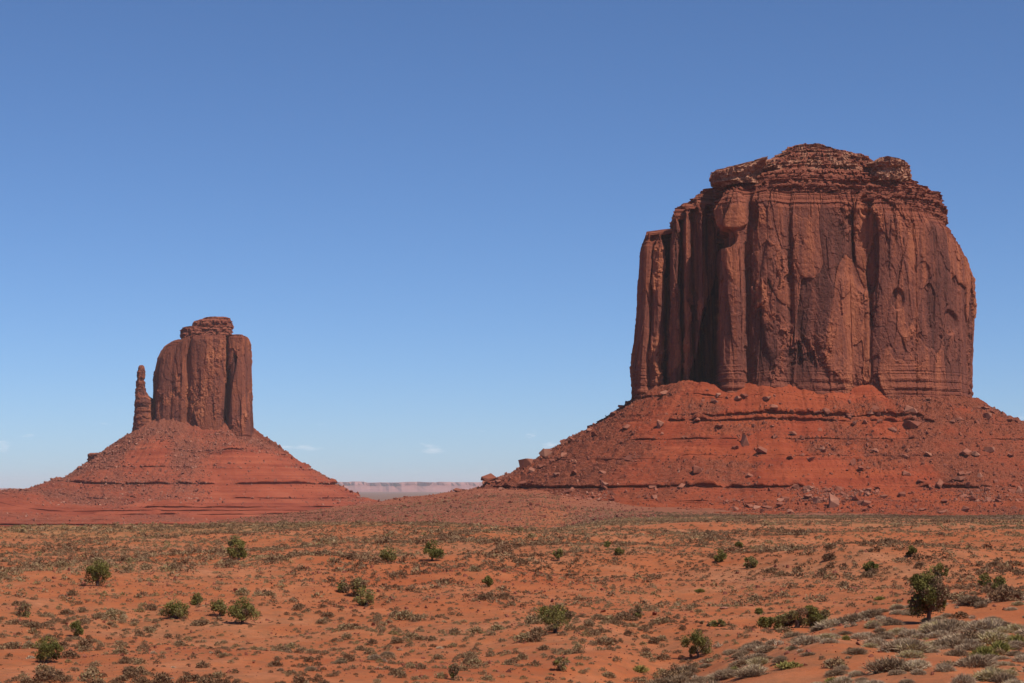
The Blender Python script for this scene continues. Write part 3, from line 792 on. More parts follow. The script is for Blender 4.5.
# ------------------------------------------------------------------ rocks
def hull_rock(seed, flat=0.7, n=16):
    import bmesh
    r = random.Random(seed); bm = bmesh.new()
    for _ in range(n):
        v = Vector((r.gauss(0, 1), r.gauss(0, 1), r.gauss(0, 1))).normalized()
        m = max(abs(v.x), abs(v.y), abs(v.z))
        v = v * (0.62 + 0.38 / m * 0.6)
        bm.verts.new((v.x * 0.55 * r.uniform(0.9, 1.1), v.y * 0.45, v.z * 0.5 * flat))
    res = bmesh.ops.convex_hull(bm, input=bm.verts)
    junk = [g for g in res['geom_interior'] if isinstance(g, bmesh.types.BMVert)]
    if junk: bmesh.ops.delete(bm, geom=junk, context='VERTS')
    bmesh.ops.triangulate(bm, faces=bm.faces)
    bm.normal_update(); bm.verts.index_update()
    V = np.array([v.co for v in bm.verts]); Fc = np.array([[v.index for v in f.verts] for f in bm.faces])
    bm.free()
    return V, Fc
ROCKS = [hull_rock(i, [0.7, 0.9, 0.55, 0.8, 1.1, 0.6, 0.75, 0.95][i], 11) for i in range(8)]
PEBS = [hull_rock(50 + i, 0.8, 9) for i in range(6)]
ROCK_ME = [mesh_np('boulder', v, f, mat=M_ROCK, attrs={'tone': np.full(len(v), 0.45)}) for v, f in ROCKS]

def euler_mats(rx, ry, rz):
    cx, sx, cy, sy, cz, sz = np.cos(rx), np.sin(rx), np.cos(ry), np.sin(ry), np.cos(rz), np.sin(rz)
    o, z = np.ones_like(rx), np.zeros_like(rx)
    Rx = np.stack([o, z, z, z, cx, -sx, z, sx, cx], -1).reshape(-1, 3, 3)
    Ry = np.stack([cy, z, sy, z, o, z, -sy, z, cy], -1).reshape(-1, 3, 3)
    Rz = np.stack([cz, -sz, z, sz, cz, z, z, z, o], -1).reshape(-1, 3, 3)
    return Rz @ Ry @ Rx

def scatter_mesh(name, templates, pos, size, rots, tint, mat, attr='tint', squash=None):
    """Copies of the templates joined into one mesh."""
    VV, FF, TT = [], [], []; base = 0
    which = rng.integers(0, len(templates), len(pos))
    for k, (tv, tf) in enumerate(templates):
        i = np.where(which == k)[0]
        if not len(i): continue
        s3 = np.repeat(size[i][:, None], 3, 1)
        if squash is not None: s3[:, 2] *= squash[i]
        v = np.einsum('nij,vj->nvi', rots[i], tv) * s3[:, None, :] + pos[i][:, None, :]
        VV.append(v.reshape(-1, 3))
        FF.append((tf[None] + (base + np.arange(len(i)) * len(tv))[:, None, None]).reshape(-1, 3))
        TT.append(np.repeat(tint[i], len(tv)))
        base += len(i) * len(tv)
    me = mesh_np(name, np.concatenate(VV), np.concatenate(FF), mat=mat, attrs={attr: np.concatenate(TT)})
    return link(name, me)

bpy.context.view_layer.update()
DG = bpy.context.evaluated_depsgraph_get()
def cast(px, py):
    dx, dy, dz = ray(px, py)
    ok, p, nrm, idx, o, _ = SC.ray_cast(DG, (0, 0, 0), Vector((dx, dy, dz)).normalized())
    return p if ok else None

ORD = ['nearest', 'second nearest', 'third nearest', 'fourth nearest', 'fifth nearest', 'sixth nearest', 'seventh nearest', 'eighth nearest', 'ninth nearest', 'tenth nearest', 'eleventh nearest', 'twelfth nearest', 'thirteenth nearest', 'fourteenth nearest', 'fifteenth nearest', 'sixteenth nearest', 'seventeenth nearest', 'eighteenth nearest', 'nineteenth nearest', 'twentieth nearest', 'outermost']
def to_px(p):
    c, s_ = math.cos(PITCH), math.sin(PITCH)
    dep = p[1] * c + p[2] * s_
    return 512 + F * p[0] / dep, 341.5 - F * (p[2] * c - p[1] * s_) / dep
def relabel(objs, words, marks, tail=''):
    """Give each repeat a label of its own: its look, then its rank beside the closest landmark."""
    buckets = {}
    for o, w in zip(objs, words):
        x, y = to_px(o.location)
        m = min(marks, key=lambda q: math.hypot(q[0] - x, (q[1] - y) * 1.6))
        dx, dy = x - m[0], y - m[1]
        side = ('left of' if dx < 0 else 'right of') if abs(dx) > 1.3 * abs(dy) else ('above' if dy < 0 else 'below')
        buckets.setdefault((w, side, m[2]), []).append((math.hypot(dx, dy), o))
    for (w, side, m), lst in buckets.items():
        lst.sort(key=lambda q: q[0])
        for i, (_, o) in enumerate(lst):
            o['label'] = (('' if len(lst) == 1 else ORD[min(i, 20)] + ' ') + f'{w} {side} {m}' + tail).strip()

def put_rock(p, sx, sy, sz, k, label, group=None, rot=None, name='boulder', sink=0.33):
    o = link(name, ROCK_ME[k % len(ROCK_ME)], None, (p[0], p[1], p[2] + sz * (0.5 - sink)))
    o.scale = (sx, sy, sz)
    o.rotation_euler = rot or (random.uniform(-.3, .3), random.uniform(-.3, .3), random.uniform(0, 6.3))
    return tag(o, label, 'boulder', group)

BIGROCKS = [  # picture x, y of the foot, width, height in px, label
    (526, 467, 17, 12, 'large rounded tan boulder on the skyline of the left talus slope'),
    (487, 483, 19, 10, 'long dark red boulder lowest on the left skyline of the slope'),
    (546, 457, 14, 13, 'jagged red block standing on the skyline just above the tan boulder'),
    (832, 507, 14, 15, 'big dark squarish boulder alone at the foot of the right butte slope'),
    (745, 444, 11, 10, 'upright pale boulder below the middle dark ledge of the slope'),
    (761, 454, 13, 10, 'slanted pale orange slab below the upright pale boulder'),
    (912, 427, 20, 9, 'longest fallen slab under the right end of the dark upper ledge'),
    (911, 413, 15, 7, 'dark tilted slab just above the longest fallen slab'),
    (988, 419, 10, 9, 'angular block near the right skyline of the big talus slope'),
    (939, 488, 10, 9, 'dark block in the rubble low on the right of the slope'),
    (959, 480, 14, 7, 'flat pinkish slab in the rubble on the right of the slope'),
    (865, 505, 12, 6, 'low pinkish block right of the dark squarish boulder'),
    (817, 503, 10, 6, 'pale low block just left of the dark squarish boulder'),
    (455, 489, 9, 5, 'small pale boulder on the spur crest beside the long dark boulder'),
    (660, 427, 9, 9, 'dark red block on the upper left talus slope below the fins'),
    (697, 473, 12, 8, 'reddish block in the middle of the slope above the lower ledge'),
    (989, 452, 13, 8, 'dark cracked block at the far right edge of the rubble slope'),
    (965, 456, 15, 8, 'pale fallen slab left of the dark cracked block'),
]
ROCKMARKS = [(b[0], b[1], n) for b, n in zip(BIGROCKS, ['the tan skyline boulder', 'the long skyline boulder', 'the jagged skyline block', 'the dark squarish boulder', 'the upright pale boulder', 'the slanted orange slab', 'the longest fallen slab',
    'the dark tilted slab', 'the angular skyline block at right', 'the dark block low at right', 'the flat pinkish slab', 'the low pinkish block', 'the pale low block', 'the small spur boulder', 'the dark red block under the fins', 'the mid slope reddish block', 'the dark cracked block', 'the pale fallen slab'])]
TS = TV.reshape(-1, 3)
for k, (px, py, w, h, lab) in enumerate(BIGROCKS):
    p = cast(px, py)
    if p is None or p.y > 1700: p = cast(px + 2, py + 3) or Vector((zx(px, py, 1600), 1600, zz(px, py, 1600)))
    sc = p.y / F
    put_rock(p, w * sc / 0.9, w * sc * 0.95, h * sc / 0.52, k, lab, rot=(random.uniform(-.15, .15), random.uniform(-.25, .25), random.uniform(-.4, .4)))

# loose blocks on the big butte's apron
slope = TV; prob = TR.copy()
dd = np.broadcast_to(Td0[:, None], prob.shape)
vis = (TV[:, :, 1] < 1640)
prob = (0.10 + prob ** 1.5) * vis * sst(2, 15, dd) * (1 - sst(205, 225, dd))
pale_patch = sst(134, 142, dd) * (1 - sst(165, 180, dd)) * sst(-0.1, 0.5, fbm(TV[:, :, 0] / 30, TV[:, :, 1] / 30, 951, 3)) * vis
prob = prob + 3.0 * pale_patch
flat = (prob / prob.sum()).ravel()
idx = rng.choice(len(flat), 24000, p=flat, replace=False)
pos = TS[idx] + rng.normal(0, 0.3, (len(idx), 3)) * np.array([1, 1, 0])
size = 0.6 * (1 - rng.random(len(idx))) ** (-0.40)
size = np.clip(size, 0.5, 4.6) * 1.6
order = np.argsort(-size)
pos, size, idx = pos[order], size[order], idx[order]
seen = (np.abs(pos[:, 0] / pos[:, 1]) < 0.262) & (pos[:, 1] < 1615)
order = np.concatenate([np.where(seen)[0], np.where(~seen)[0]])
pos, size, idx = pos[order], size[order], idx[order]
pp = pale_patch.ravel()[idx]
px_r = 512 + F * pos[:, 0] / pos[:, 1]
blocks = []
for k in range(180):
    p = pos[k]
    if px_r[k] < 690: lab, grp = 'loose angular block among the rubble on the left talus slope of the big butte', 'blocks on the left talus slope'
    elif px_r[k] > 880: lab, grp = 'loose angular block in the grey rubble on the right talus slope of the big butte', 'blocks on the right talus slope'
    else: lab, grp = 'loose angular block on the banded red clay slope below the big front cliff', 'blocks on the front clay slope'
    s_ = size[k]
    blocks.append(put_rock(p, s_ * 1.2, s_, s_ * 0.9, int(rng.integers(8)), lab, grp, rot=(rng.uniform(-.5, .5), rng.uniform(-.5, .5), rng.uniform(0, 6.28)), name='talus_block'))
relabel(blocks, ['larger loose red block' if k < 60 else 'smaller loose red block' for k in range(len(blocks))], ROCKMARKS)
n0 = 180
rt = rng.uniform(0, 6.28, (len(pos) - n0, 3))
tone = np.clip(0.5 + 0.34 * rng.normal(size=len(pos) - n0) + 0.75 * pp[n0:], 0, 1.5)
rb = scatter_mesh('rubble', PEBS, pos[n0:] + np.array([0, 0, 0.25]), size[n0:], euler_mats(rt[:, 0], rt[:, 1], rt[:, 2]), tone, M_ROCK, 'tone')
tag(rb, 'small loose stones strewn over the talus of the big butte', kind='stuff')
def loose(TVx, prob, n, smin, smax, power, n_ind, name, lab, grp, what):
    fl = (prob / prob.sum()).ravel(); ix = rng.choice(len(fl), n, p=fl, replace=False)
    ps = TVx.reshape(-1, 3)[ix]; sz_ = np.clip(smin * (1 - rng.random(n)) ** (-power), smin, smax)
    o_ = np.argsort(-(sz_ * (np.abs(ps[:, 0] / ps[:, 1]) < 0.262))); ps, sz_ = ps[o_], sz_[o_]
    obs = []
    for k in range(n_ind):
        obs.append(put_rock(ps[k], sz_[k] * 1.2, sz_[k], sz_[k] * 0.85, int(rng.integers(8)), lab, grp, rot=(rng.uniform(-.5, .5), rng.uniform(-.5, .5), rng.uniform(0, 6.28)), name='talus_block'))
    if obs:
        relabel(obs, ['bigger stone block' if k < 35 else 'small stone block' for k in range(n_ind)], [(134, 425, 'the foot of the thumb pinnacle'), (202, 430, 'the middle of the slender cliff foot'), (252, 433, 'the right foot of the slender cliff'),
            (100, 470, 'the left shoulder of the slender butte'), (210, 470, 'the middle of the slender butte talus'), (300, 470, 'the right skyline of the slender butte'), (200, 500, 'the lowest middle ledge of the slender butte'), (330, 490, 'the far right toe of the slender butte')])
    rt_ = rng.uniform(0, 6.28, (n - n_ind, 3))
    q = scatter_mesh(name, PEBS, ps[n_ind:], sz_[n_ind:], euler_mats(rt_[:, 0], rt_[:, 1], rt_[:, 2]), np.clip(0.5 + 0.36 * rng.normal(size=n - n_ind), 0, 1.3), M_ROCK, 'tone')
    return tag(q, what, kind='stuff')
D2 = np.broadcast_to(Td2[:, None], TR2.shape)
pr2 = (0.06 + TR2 ** 1.3) * (TV2[:, :, 1] < 2790) * sst(2, 12, D2) * (1 - sst(170, 230, D2) * 0.85)
loose(TV2, pr2, 11000, 1.9, 6.0, 0.36, 110, 'rubble', 'small loose block on the steep talus of the slender left butte', 'blocks on the left butte talus', 'small loose stones strewn over the talus of the slender butte')
sx_, sy_ = rng.uniform(-0.30, 0.075, 9000), rng.uniform(1000, 1530, 9000)
sp_ = np.stack([sx_ * sy_, sy_, terrain(sx_ * sy_, sy_)], -1)
pw_ = sst(-0.3, 0.5, fbm(sp_[:, 0] / 40, sp_[:, 1] / 60, 991, 3))
loose(sp_, pw_ * sst(1050, 1200, sy_) + 0.02, 9000, 1.1, 4.0, 0.36, 0, 'gravel', '', '', 'small pale stones littering the low spur between the buttes')
def spur_ledge(x0, x1, yb, yt, Y, sed, lab):
    plan_ = chaikin(px_plan([(x0, 14), (x0 + 4, 3), ((x0 + x1) / 2, 0), (x1 - 5, 2), (x1, 12), (x1 - 3, 30), (x0 + 3, 30)], Y), 1)
    f0, b0 = plan_[:, 1].min(), plan_[:, 1].max(); org_ = (zx((x0 + x1) / 2, yb, Y), Y + 12, zz(0, yb, Y) - 2)
    rws = [(zz(500, yb + 3, Y), zx(x0 + 4, yb, Y), zx(x1 - 4, yb, Y), f0 + 3.5, b0), (zz(500, yb - 0.3, Y), zx(x0 + 3, yb, Y), zx(x1 - 3, yb, Y), f0 + 3.2, b0), (zz(500, yb - 0.8, Y), zx(x0, yb, Y), zx(x1, yb, Y), f0, b0), (zz(500, yt, Y), zx(x0 + 2, yb, Y), zx(x1 - 2, yb, Y), f0 + 1, b0), (zz(500, yt - 0.4, Y), zx(x0 + 5, yb, Y), zx(x1 - 5, yb, Y), f0 + 5, b0)]
    o = stack('rock_ledge', None, org_, plan_, rws, 0.3, 0.7, 0.5, sed, M_CAP, thick=1.2, lay=0.7, scl=0.7)
    o.location = org_; tag(o, lab, 'rock ledge')
pl_ = chaikin(px_plan([(88, 0), (90, -20), (100, -30), (114, -34), (118, 10), (104, 40), (92, 36)], 2740), 1)
f0, b0 = pl_[:, 1].min(), pl_[:, 1].max(); og_ = (zx(100, 470, 2740), 2755.0, zz(0, 476, 2740))
o = stack('rock_outcrop', None, og_, pl_, [(zz(100, py, 2740), zx(l, py, 2745), zx(r, py, 2745), f0 + k_, b0) for py, l, r, k_ in ((478, 82, 112, 0), (470, 83, 112, 0), (463, 84, 112, 3), (462, 87, 112, 5), (454, 87.5, 112, 6), (452.8, 91, 110, 12))], 0.5, 0.7, 0.8, 1301, M_CLIFF2, thick=2.2, lay=0.8, scl=0.9)
o.location = og_; tag(o, 'dark blocky outcrop standing on the left skyline of the slender butte slope', 'rock outcrop')
spur_ledge(452, 492, 519.5, 516.2, 1215, 1201, 'long thin undercut red ledge low on the spur between the buttes')
spur_ledge(494, 520, 519.5, 515.8, 1225, 1202, 'shorter undercut red ledge right of the long thin one on the spur')
# pale flat stones lying on the plain
for px, py, w, h, lab in ((724, 609, 11, 4, 'flat white stone on the red sand, left of a grey bush'), (751, 606, 7, 3, 'smaller pale stone right of the flat white stone'), (603, 612, 9, 4, 'pinkish pale stone on the sand left of the brown bush')):
    x, y, z = hit_ground(px, py); sc = y / F
    o = put_rock((x, y, z), w * sc, w * sc * 0.8, h * sc * 1.6, 2, lab, name='pale_stone')

# ------------------------------------------------------------------ plants
def shrub_template(seed, n, leaf, h=0.75, hollow=0.35):
    r = np.random.default_rng(seed)
    u = r.random(n); ph = r.random(n) * 2 * np.pi
    cz = u ** 0.8; rr = np.sqrt(np.clip(1 - cz ** 2, 0, 1))
    rad_ = (hollow + (1 - hollow) * r.random(n) ** 0.5) * (0.82 + 0.3 * r.random(n))
    lob = 0.8 + 0.25 * np.sin(ph * 3 + seed) + 0.15 * np.sin(ph * 5 + seed * 2)
    C = np.stack([0.5 * rad_ * lob * rr * np.cos(ph), 0.5 * rad_ * lob * rr * np.sin(ph), h * 0.62 * rad_ * cz + 0.02], -1)
    d1 = r.normal(size=(n, 3)) + np.stack([np.cos(ph) * rr, np.sin(ph) * rr, cz + 0.5], -1) * 1.2
    d1 /= np.linalg.norm(d1, axis=1)[:, None]
    d2 = np.cross(d1, r.normal(size=(n, 3))); d2 /= np.linalg.norm(d2, axis=1)[:, None]
    l = leaf * (0.6 + 0.8 * r.random(n))[:, None]
    V = np.stack([C - d2 * l * 0.35, C + d2 * l * 0.35, C + d1 * l], 1).reshape(-1, 3)
    V[:, 2] = np.maximum(V[:, 2], -0.03)
    return V, np.arange(n * 3).reshape(-1, 3)

def tuft_template(seed, n, width=0.03, h=0.7):
    r = np.random.default_rng(seed)
    ph = r.random(n) * 2 * np.pi; el = np.arccos(r.random(n) ** 0.8); rad_ = 0.15 + 0.85 * r.random(n) ** 0.6
    lob = 0.8 + 0.2 * np.sin(ph * 2 + seed) + 0.16 * np.sin(ph * 5 + 2 * seed)
    b = np.stack([0.42 * rad_ * lob * np.sin(el) * np.cos(ph), 0.42 * rad_ * lob * np.sin(el) * np.sin(ph), 0.45 * h * rad_ * np.cos(el)], -1)
    d = np.stack([np.sin(el) * np.cos(ph), np.sin(el) * np.sin(ph), np.cos(el) + 0.5], -1) + r.normal(size=(n, 3)) * 0.62
    d /= np.linalg.norm(d, axis=1)[:, None]
    ln = h * (0.12 + 0.20 * r.random(n))[:, None]
    sd = np.cross(d, r.normal(size=(n, 3))); sd /= np.linalg.norm(sd, axis=1)[:, None]
    w = width * (0.6 + 0.8 * r.random(n))[:, None]
    V = np.stack([b - sd * w, b + sd * w, b + d * ln], 1).reshape(-1, 3)
    return V, np.arange(n * 3).reshape(-1, 3)

def vtint(tv, mean, seed, spread=0.18):
    r = np.random.default_rng(seed)
    return np.clip(np.repeat(mean + r.normal(0, spread, len(tv) // 3), 3), 0, 1)

def tri_mesh(name, tpl, mat, mean, seed, spread=0.15):
    return mesh_np(name, tpl[0], tpl[1], mat=mat, attrs={'tint': vtint(tpl[0], mean, seed, spread)})

S_NEAR = [shrub_template(i, 560, 0.085, 0.7, 0.5) for i in range(6)]
S_MID = [shrub_template(20 + i, 200, 0.11, 0.66, 0.55) for i in range(6)]
S_FAR = [shrub_template(40 + i, 44, 0.20, 0.66, 0.6) for i in range(6)]
SAGE_ME = [tri_mesh('low_shrub', S_NEAR[i], M_SAGE, [0.12, 0.3, 0.45, 0.6, 0.8, 0.25][i], 60 + i) for i in range(6)]
T_NEAR = [tuft_template(70 + i, 2200, 0.0085, 0.58) for i in range(6)]
TUFT_ME = [tri_mesh('grass_tuft', T_NEAR[i], M_STRAW, [0.06, 0.45, 0.6, 0.72, 0.9, 0.22][i], 80 + i, 0.14) for i in range(6)]
GT = [tuft_template(90 + i, 700, 0.017, 0.62) for i in range(3)]
GREEN_ME = [tri_mesh('green_bush', GT[i], M_GREEN, [0.3, 0.55, 0.8][i], 95 + i) for i in range(3)]

def juniper(px, py, w, h, label, kind='juniper', tint=0.45, lean=0.0, stem=0.06, dead=0.0, seed=0, lobes=11, cat='juniper', n_leaf=None, group=None):
    """A bush or tree whose foot stands at picture point (px, py), w x h pixels large."""
    x, y, z = hit_ground(px, py)
    sc = y / F; W, Hh = w * sc, h * sc
    r = np.random.default_rng(1000 + seed)
    root = empty(kind, (x, y, z - 0.03), label, cat, group)
    # crown: foliage clumps spread through an uneven envelope
    cl = []
    for i in range(lobes):
        a = 2 * np.pi * (i + r.uniform(-.3, .3)) / lobes; q = r.uniform(0.25, 1.0) ** 0.6
        lz = r.uniform(stem + 0.12, 0.88)
        wid = math.sin(math.pi * min(0.97, max(0.2, (lz - stem * 0.6) / (1.06 - stem * 0.6)))) ** 0.6
        cl.append((math.cos(a) * 0.40 * W * q * wid + lean * W * lz, math.sin(a) * 0.40 * W * q * wid, lz * Hh * 0.88, r.uniform(0.09, 0.21) * W, r.uniform(-.24, .24)))
    if W > 1.8 * Hh:                               # a thicket: a row of uneven clumps
        cl = []
        for i in range(lobes):
            u = r.uniform(-1, 1); hgt = (0.55 + 0.45 * math.sin(3.1 * u + 5 * u * u + seed)) * (1 - 0.5 * u * u)
            cl.append((0.5 * W * u, r.uniform(-.12, .12) * W, r.uniform(0.15, 0.9) * Hh * max(0.35, hgt), r.uniform(0.05, 0.10) * W, r.uniform(-.22, .22)))
    else: cl.append((lean * W * 0.8, 0, Hh * 0.78, 0.2 * W, 0.08))
    N = n_leaf or int(np.clip(w * h * 5, 1300, 9000))
    k = r.integers(0, len(cl), N); C = np.array([c[:3] for c in cl])[k]; Rr = np.array([c[3] for c in cl])[k]; Tn = np.array([c[4] for c in cl])[k]
    dv = r.normal(size=(N, 3)); dv /= np.linalg.norm(dv, axis=1)[:, None]
    rad_ = (0.35 + 0.7 * r.random(N) ** 0.7) * (1 + 0.35 * (r.random(N) < 0.15))
    Pn = C + dv * (Rr * rad_)[:, None] * np.array([1, 1, min(1.3, 0.85 * Hh / W + 0.25)])
    Pn[:, 2] = np.clip(Pn[:, 2], 0.01 + stem * Hh * 0.75 * r.random(N), Hh * 1.02)
    leaf = float(np.clip(0.95 * sc, 0.05, 0.30))
    d1 = dv * 0.7 + r.normal(size=(N, 3)) * 0.6 + np.array([0, 0, 0.5]); d1 /= np.linalg.norm(d1, axis=1)[:, None]
    d2 = np.cross(d1, r.normal(size=(N, 3))); d2 /= np.linalg.norm(d2, axis=1)[:, None]
    l = leaf * (0.6 + 0.9 * r.random(N))[:, None]
    V = np.stack([Pn - d2 * l * 0.5, Pn + d2 * l * 0.5, Pn + d1 * l * 1.3], 1).reshape(-1, 3)
    tn = tint + Tn + r.normal(0, 0.09, N)
    if dead > 0: tn = np.where(r.random(len(cl))[k] < dead, 0.9 + r.normal(0, 0.05, N), tn)
    me = mesh_np('crown', V, np.arange(3 * N).reshape(-1, 3), mat=M_JUN, attrs={'tint': np.repeat(np.clip(tn, 0, 1), 3)})
    link('crown', me, root)
    # trunk and limbs
    VV, FF = [], []
    def tube(p0, p1, r0, r1, bend):
        base = sum(len(v) for v in VV); ns, nk = 7, 6
        p0, p1 = np.array(p0), np.array(p1); pts = []
        for i in range(nk):
            t = i / (nk - 1); c = p0 + (p1 - p0) * t + np.array(bend) * math.sin(math.pi * t)
            rad0 = r0 + (r1 - r0) * t
            for j in range(ns):
                a = 2 * math.pi * j / ns
                pts.append(c + rad0 * np.array([math.cos(a), math.sin(a), 0.15 * math.sin(a * 2)]) * r.uniform(0.85, 1.15))
        VV.append(np.array(pts))
        FF.append(grid_faces(nk, ns, True) + base)
    tr = max(0.05, 0.035 * W + 0.02)
    fork = np.array([lean * W * 0.3 + r.uniform(-.05, .05) * W, r.uniform(-.05, .05) * W, Hh * (0.2 + stem * 0.6)])
    tube((0, 0, -0.15), fork, tr * 1.3, tr * 0.9, (r.uniform(-.06, .06) * W, 0, 0))
    for c in cl[:6]:
        tube(fork * r.uniform(0.6, 1.0), np.array(c[:3]), tr * 0.6, tr * 0.15, (0, 0, -0.05 * Hh))
    me = mesh_np('trunk', np.concatenate(VV), np.concatenate(FF), mat=M_BARK, smooth=True)
    link('trunk', me, root)
    return x, y, z

J = [  # px, foot py, width, height, label, options
    (97, 586, 31, 25, 'rounded two lobed green juniper alone on bare orange sand at the left', dict(tint=0.42, lobes=11)),
    (238, 560, 27, 25, 'bright green juniper leaning left near the crest of the left rise', dict(tint=0.55, lean=-0.12)),
    (176, 619, 33, 19, 'broad low olive juniper on the left, just below a small round one', dict(tint=0.6, lobes=12)),
    (197, 605, 14, 12, 'small round green juniper perched between two broader ones', dict(tint=0.5, lobes=7)),
    (220, 616, 20, 17, 'olive juniper touching the left side of a wider dark juniper', dict(tint=0.55)),
    (243, 624, 33, 27, 'wide dark juniper with bare twigs at its foot, left of centre', dict(tint=0.42, dead=0.2, lobes=12)),
    (77, 638, 15, 18, 'small upright dark green juniper in the lower left scrub', dict(tint=0.35, lobes=7)),
    (48, 663, 32, 26, 'dense dark green juniper bush, lowest on the left of the picture', dict(tint=0.4, lobes=12, stem=0.05)),
    (343, 592, 15, 15, 'brownish juniper at the back of a clump in mid field', dict(tint=0.75, dead=0.3)),
    (358, 597, 22, 20, 'olive brown juniper in the middle of the mid field clump', dict(tint=0.68, dead=0.2)),
    (365, 606, 25, 17, 'fresh green juniper at the front of the mid field clump', dict(tint=0.55, stem=0.05)),
    (388, 562, 23, 14, 'low grey green juniper left of the dense dark one near the crest', dict(tint=0.6)),
    (433, 561, 22, 21, 'dense dark green juniper casting a black shadow near the crest', dict(tint=0.3, lobes=10, stem=0.2)),
    (488, 587, 12, 11, 'tiny dark green juniper alone on sand in mid field', dict(tint=0.4, lobes=7)),
    (453, 680, 13, 16, 'small brown green bush at the bottom edge, left of centre', dict(tint=0.75, dead=0.3, lobes=7)),
    (556, 633, 40, 29, 'spreading juniper with dark trunks showing beneath its crown, in the centre', dict(tint=0.5, stem=0.3, lobes=14, dead=0.12)),
    (697, 658, 30, 28, 'dark green juniper with a brown dead patch, at the dune edge', dict(tint=0.36, lobes=12, dead=0.1)),
    (709, 626, 30, 13, 'low olive juniper behind the dune edge, above the dark one', dict(tint=0.68, lobes=10, stem=0.05)),
    (637, 620, 12, 15, 'upright brownish bush on red sand right of the spreading juniper', dict(tint=0.82, dead=0.4, lobes=7)),
    (720, 562, 14, 13, 'dark grey green juniper on the right plain, left of a paler one', dict(tint=0.42, lobes=7)),
    (751, 568, 15, 12, 'grey green juniper on the right plain beside a darker one', dict(tint=0.6, lobes=7)),
    (559, 561, 13, 12, 'grey green bush in the scrub of the central plain', dict(tint=0.65, lobes=7)),
    (619, 555, 9, 7, 'little olive bush far out on the central plain', dict(tint=0.6, lobes=6)),
    (607, 547, 7, 5, 'tiny dark green bush beyond the little olive bush', dict(tint=0.35, lobes=5)),
    (739, 549, 8, 7, 'faint grey bush farthest out on the right plain', dict(tint=0.65, lobes=6)),
    (794, 628, 70, 38, 'long olive thicket behind the dune edge, left of the tall dark juniper', dict(tint=0.58, lobes=30, stem=0.03, dead=0.06, n_leaf=18000)),
    (929, 622, 42, 52, 'tall half dead juniper with reddish brown crown and dark trunk on the dune', dict(tint=0.42, stem=0.2, lobes=20, dead=0.5, n_leaf=16000)),
    (940, 578, 20, 15, 'green juniper showing behind the top of the half dead one', dict(tint=0.45, lobes=8)),
    (871, 573, 16, 12, 'dark green juniper on open sand left of the tall half dead one', dict(tint=0.28, lobes=8, stem=0.05)),
    (986, 587, 17, 14, 'dark green juniper, left of a touching pair near the right edge', dict(tint=0.33, lobes=8)),
    (1000, 591, 18, 15, 'dark green juniper, right of a touching pair near the right edge', dict(tint=0.4, lobes=8)),
    (911, 557, 11, 11, 'small dark juniper out on the plain above the tall half dead one', dict(tint=0.4, lobes=6)),
    (24, 617, 20, 13, 'olive brown bush among grey scrub at the left edge', dict(tint=0.78, lobes=8, stem=0.03)),
    (560, 671, 18, 14, 'grey green bush at the bottom, below the spreading juniper', dict(tint=0.7, lobes=8, stem=0.03)),
]
taken = []
for i, (px, py, w, h, lab, kw) in enumerate(J):
    kn = 'desert_bush' if 'bush' in lab or 'thicket' in lab else 'juniper'
    x, y, z = juniper(px, py, w, h, lab, kind=kn, seed=i, cat='bush' if kn == 'desert_bush' else 'juniper', **kw)
    taken.append((x, y, w * y / F * 0.5))
taken = np.array(taken)
MARKS = [(j[0], j[1] - j[3] / 2, n) for j, n in zip(J, ['the two lobed juniper', 'the bright leaning juniper', 'the broad low olive juniper', 'the small round juniper', 'the olive juniper of a touching pair', 'the wide dark juniper', 'the small upright juniper', 'the lowest left juniper',
    'the brownish mid field juniper', 'the olive brown mid field juniper', 'the fresh green mid field juniper', 'the grey green crest juniper', 'the dense dark crest juniper', 'the tiny lone juniper', 'the small bottom edge bush', 'the spreading central juniper', 'the dark dune edge juniper',
    'the low olive juniper', 'the upright brownish bush', 'the dark right plain juniper', 'the grey green right plain juniper', 'the central grey green bush', 'the little olive bush', 'the tiny far bush', 'the faint farthest bush', 'the long olive thicket', 'the tall half dead juniper',
    'the green juniper behind it', 'the lone dark open sand juniper', 'the left juniper of the right pair', 'the right juniper of the right pair', 'the small far plain juniper', 'the olive brown left edge bush', 'the grey green bottom bush'])]
MARKS = [m for m in MARKS if m[2] != 'the green juniper behind it']

# ---- countless low shrubs: the largest in view stand alone, the rest are one scatter
def in_dune(x, y):
    q = dune_q(x, y)
    return sst(-4, 5, q) * (1 - sst(112, 130, np.hypot(x, y)))
def field(n, r0, r1, half=0.34):
    u = rng.random(n); r = np.sqrt(r0 ** 2 + u * (r1 ** 2 - r0 ** 2)); a = rng.uniform(-half, half, n)
    return r * np.sin(a), r * np.cos(a)
def clear(x, y):
    ok = np.ones(len(x), bool)
    for tx, ty, tr in taken: ok &= (x - tx) ** 2 + ((y - ty)) ** 2 > (tr * 0.9) ** 2
    return ok

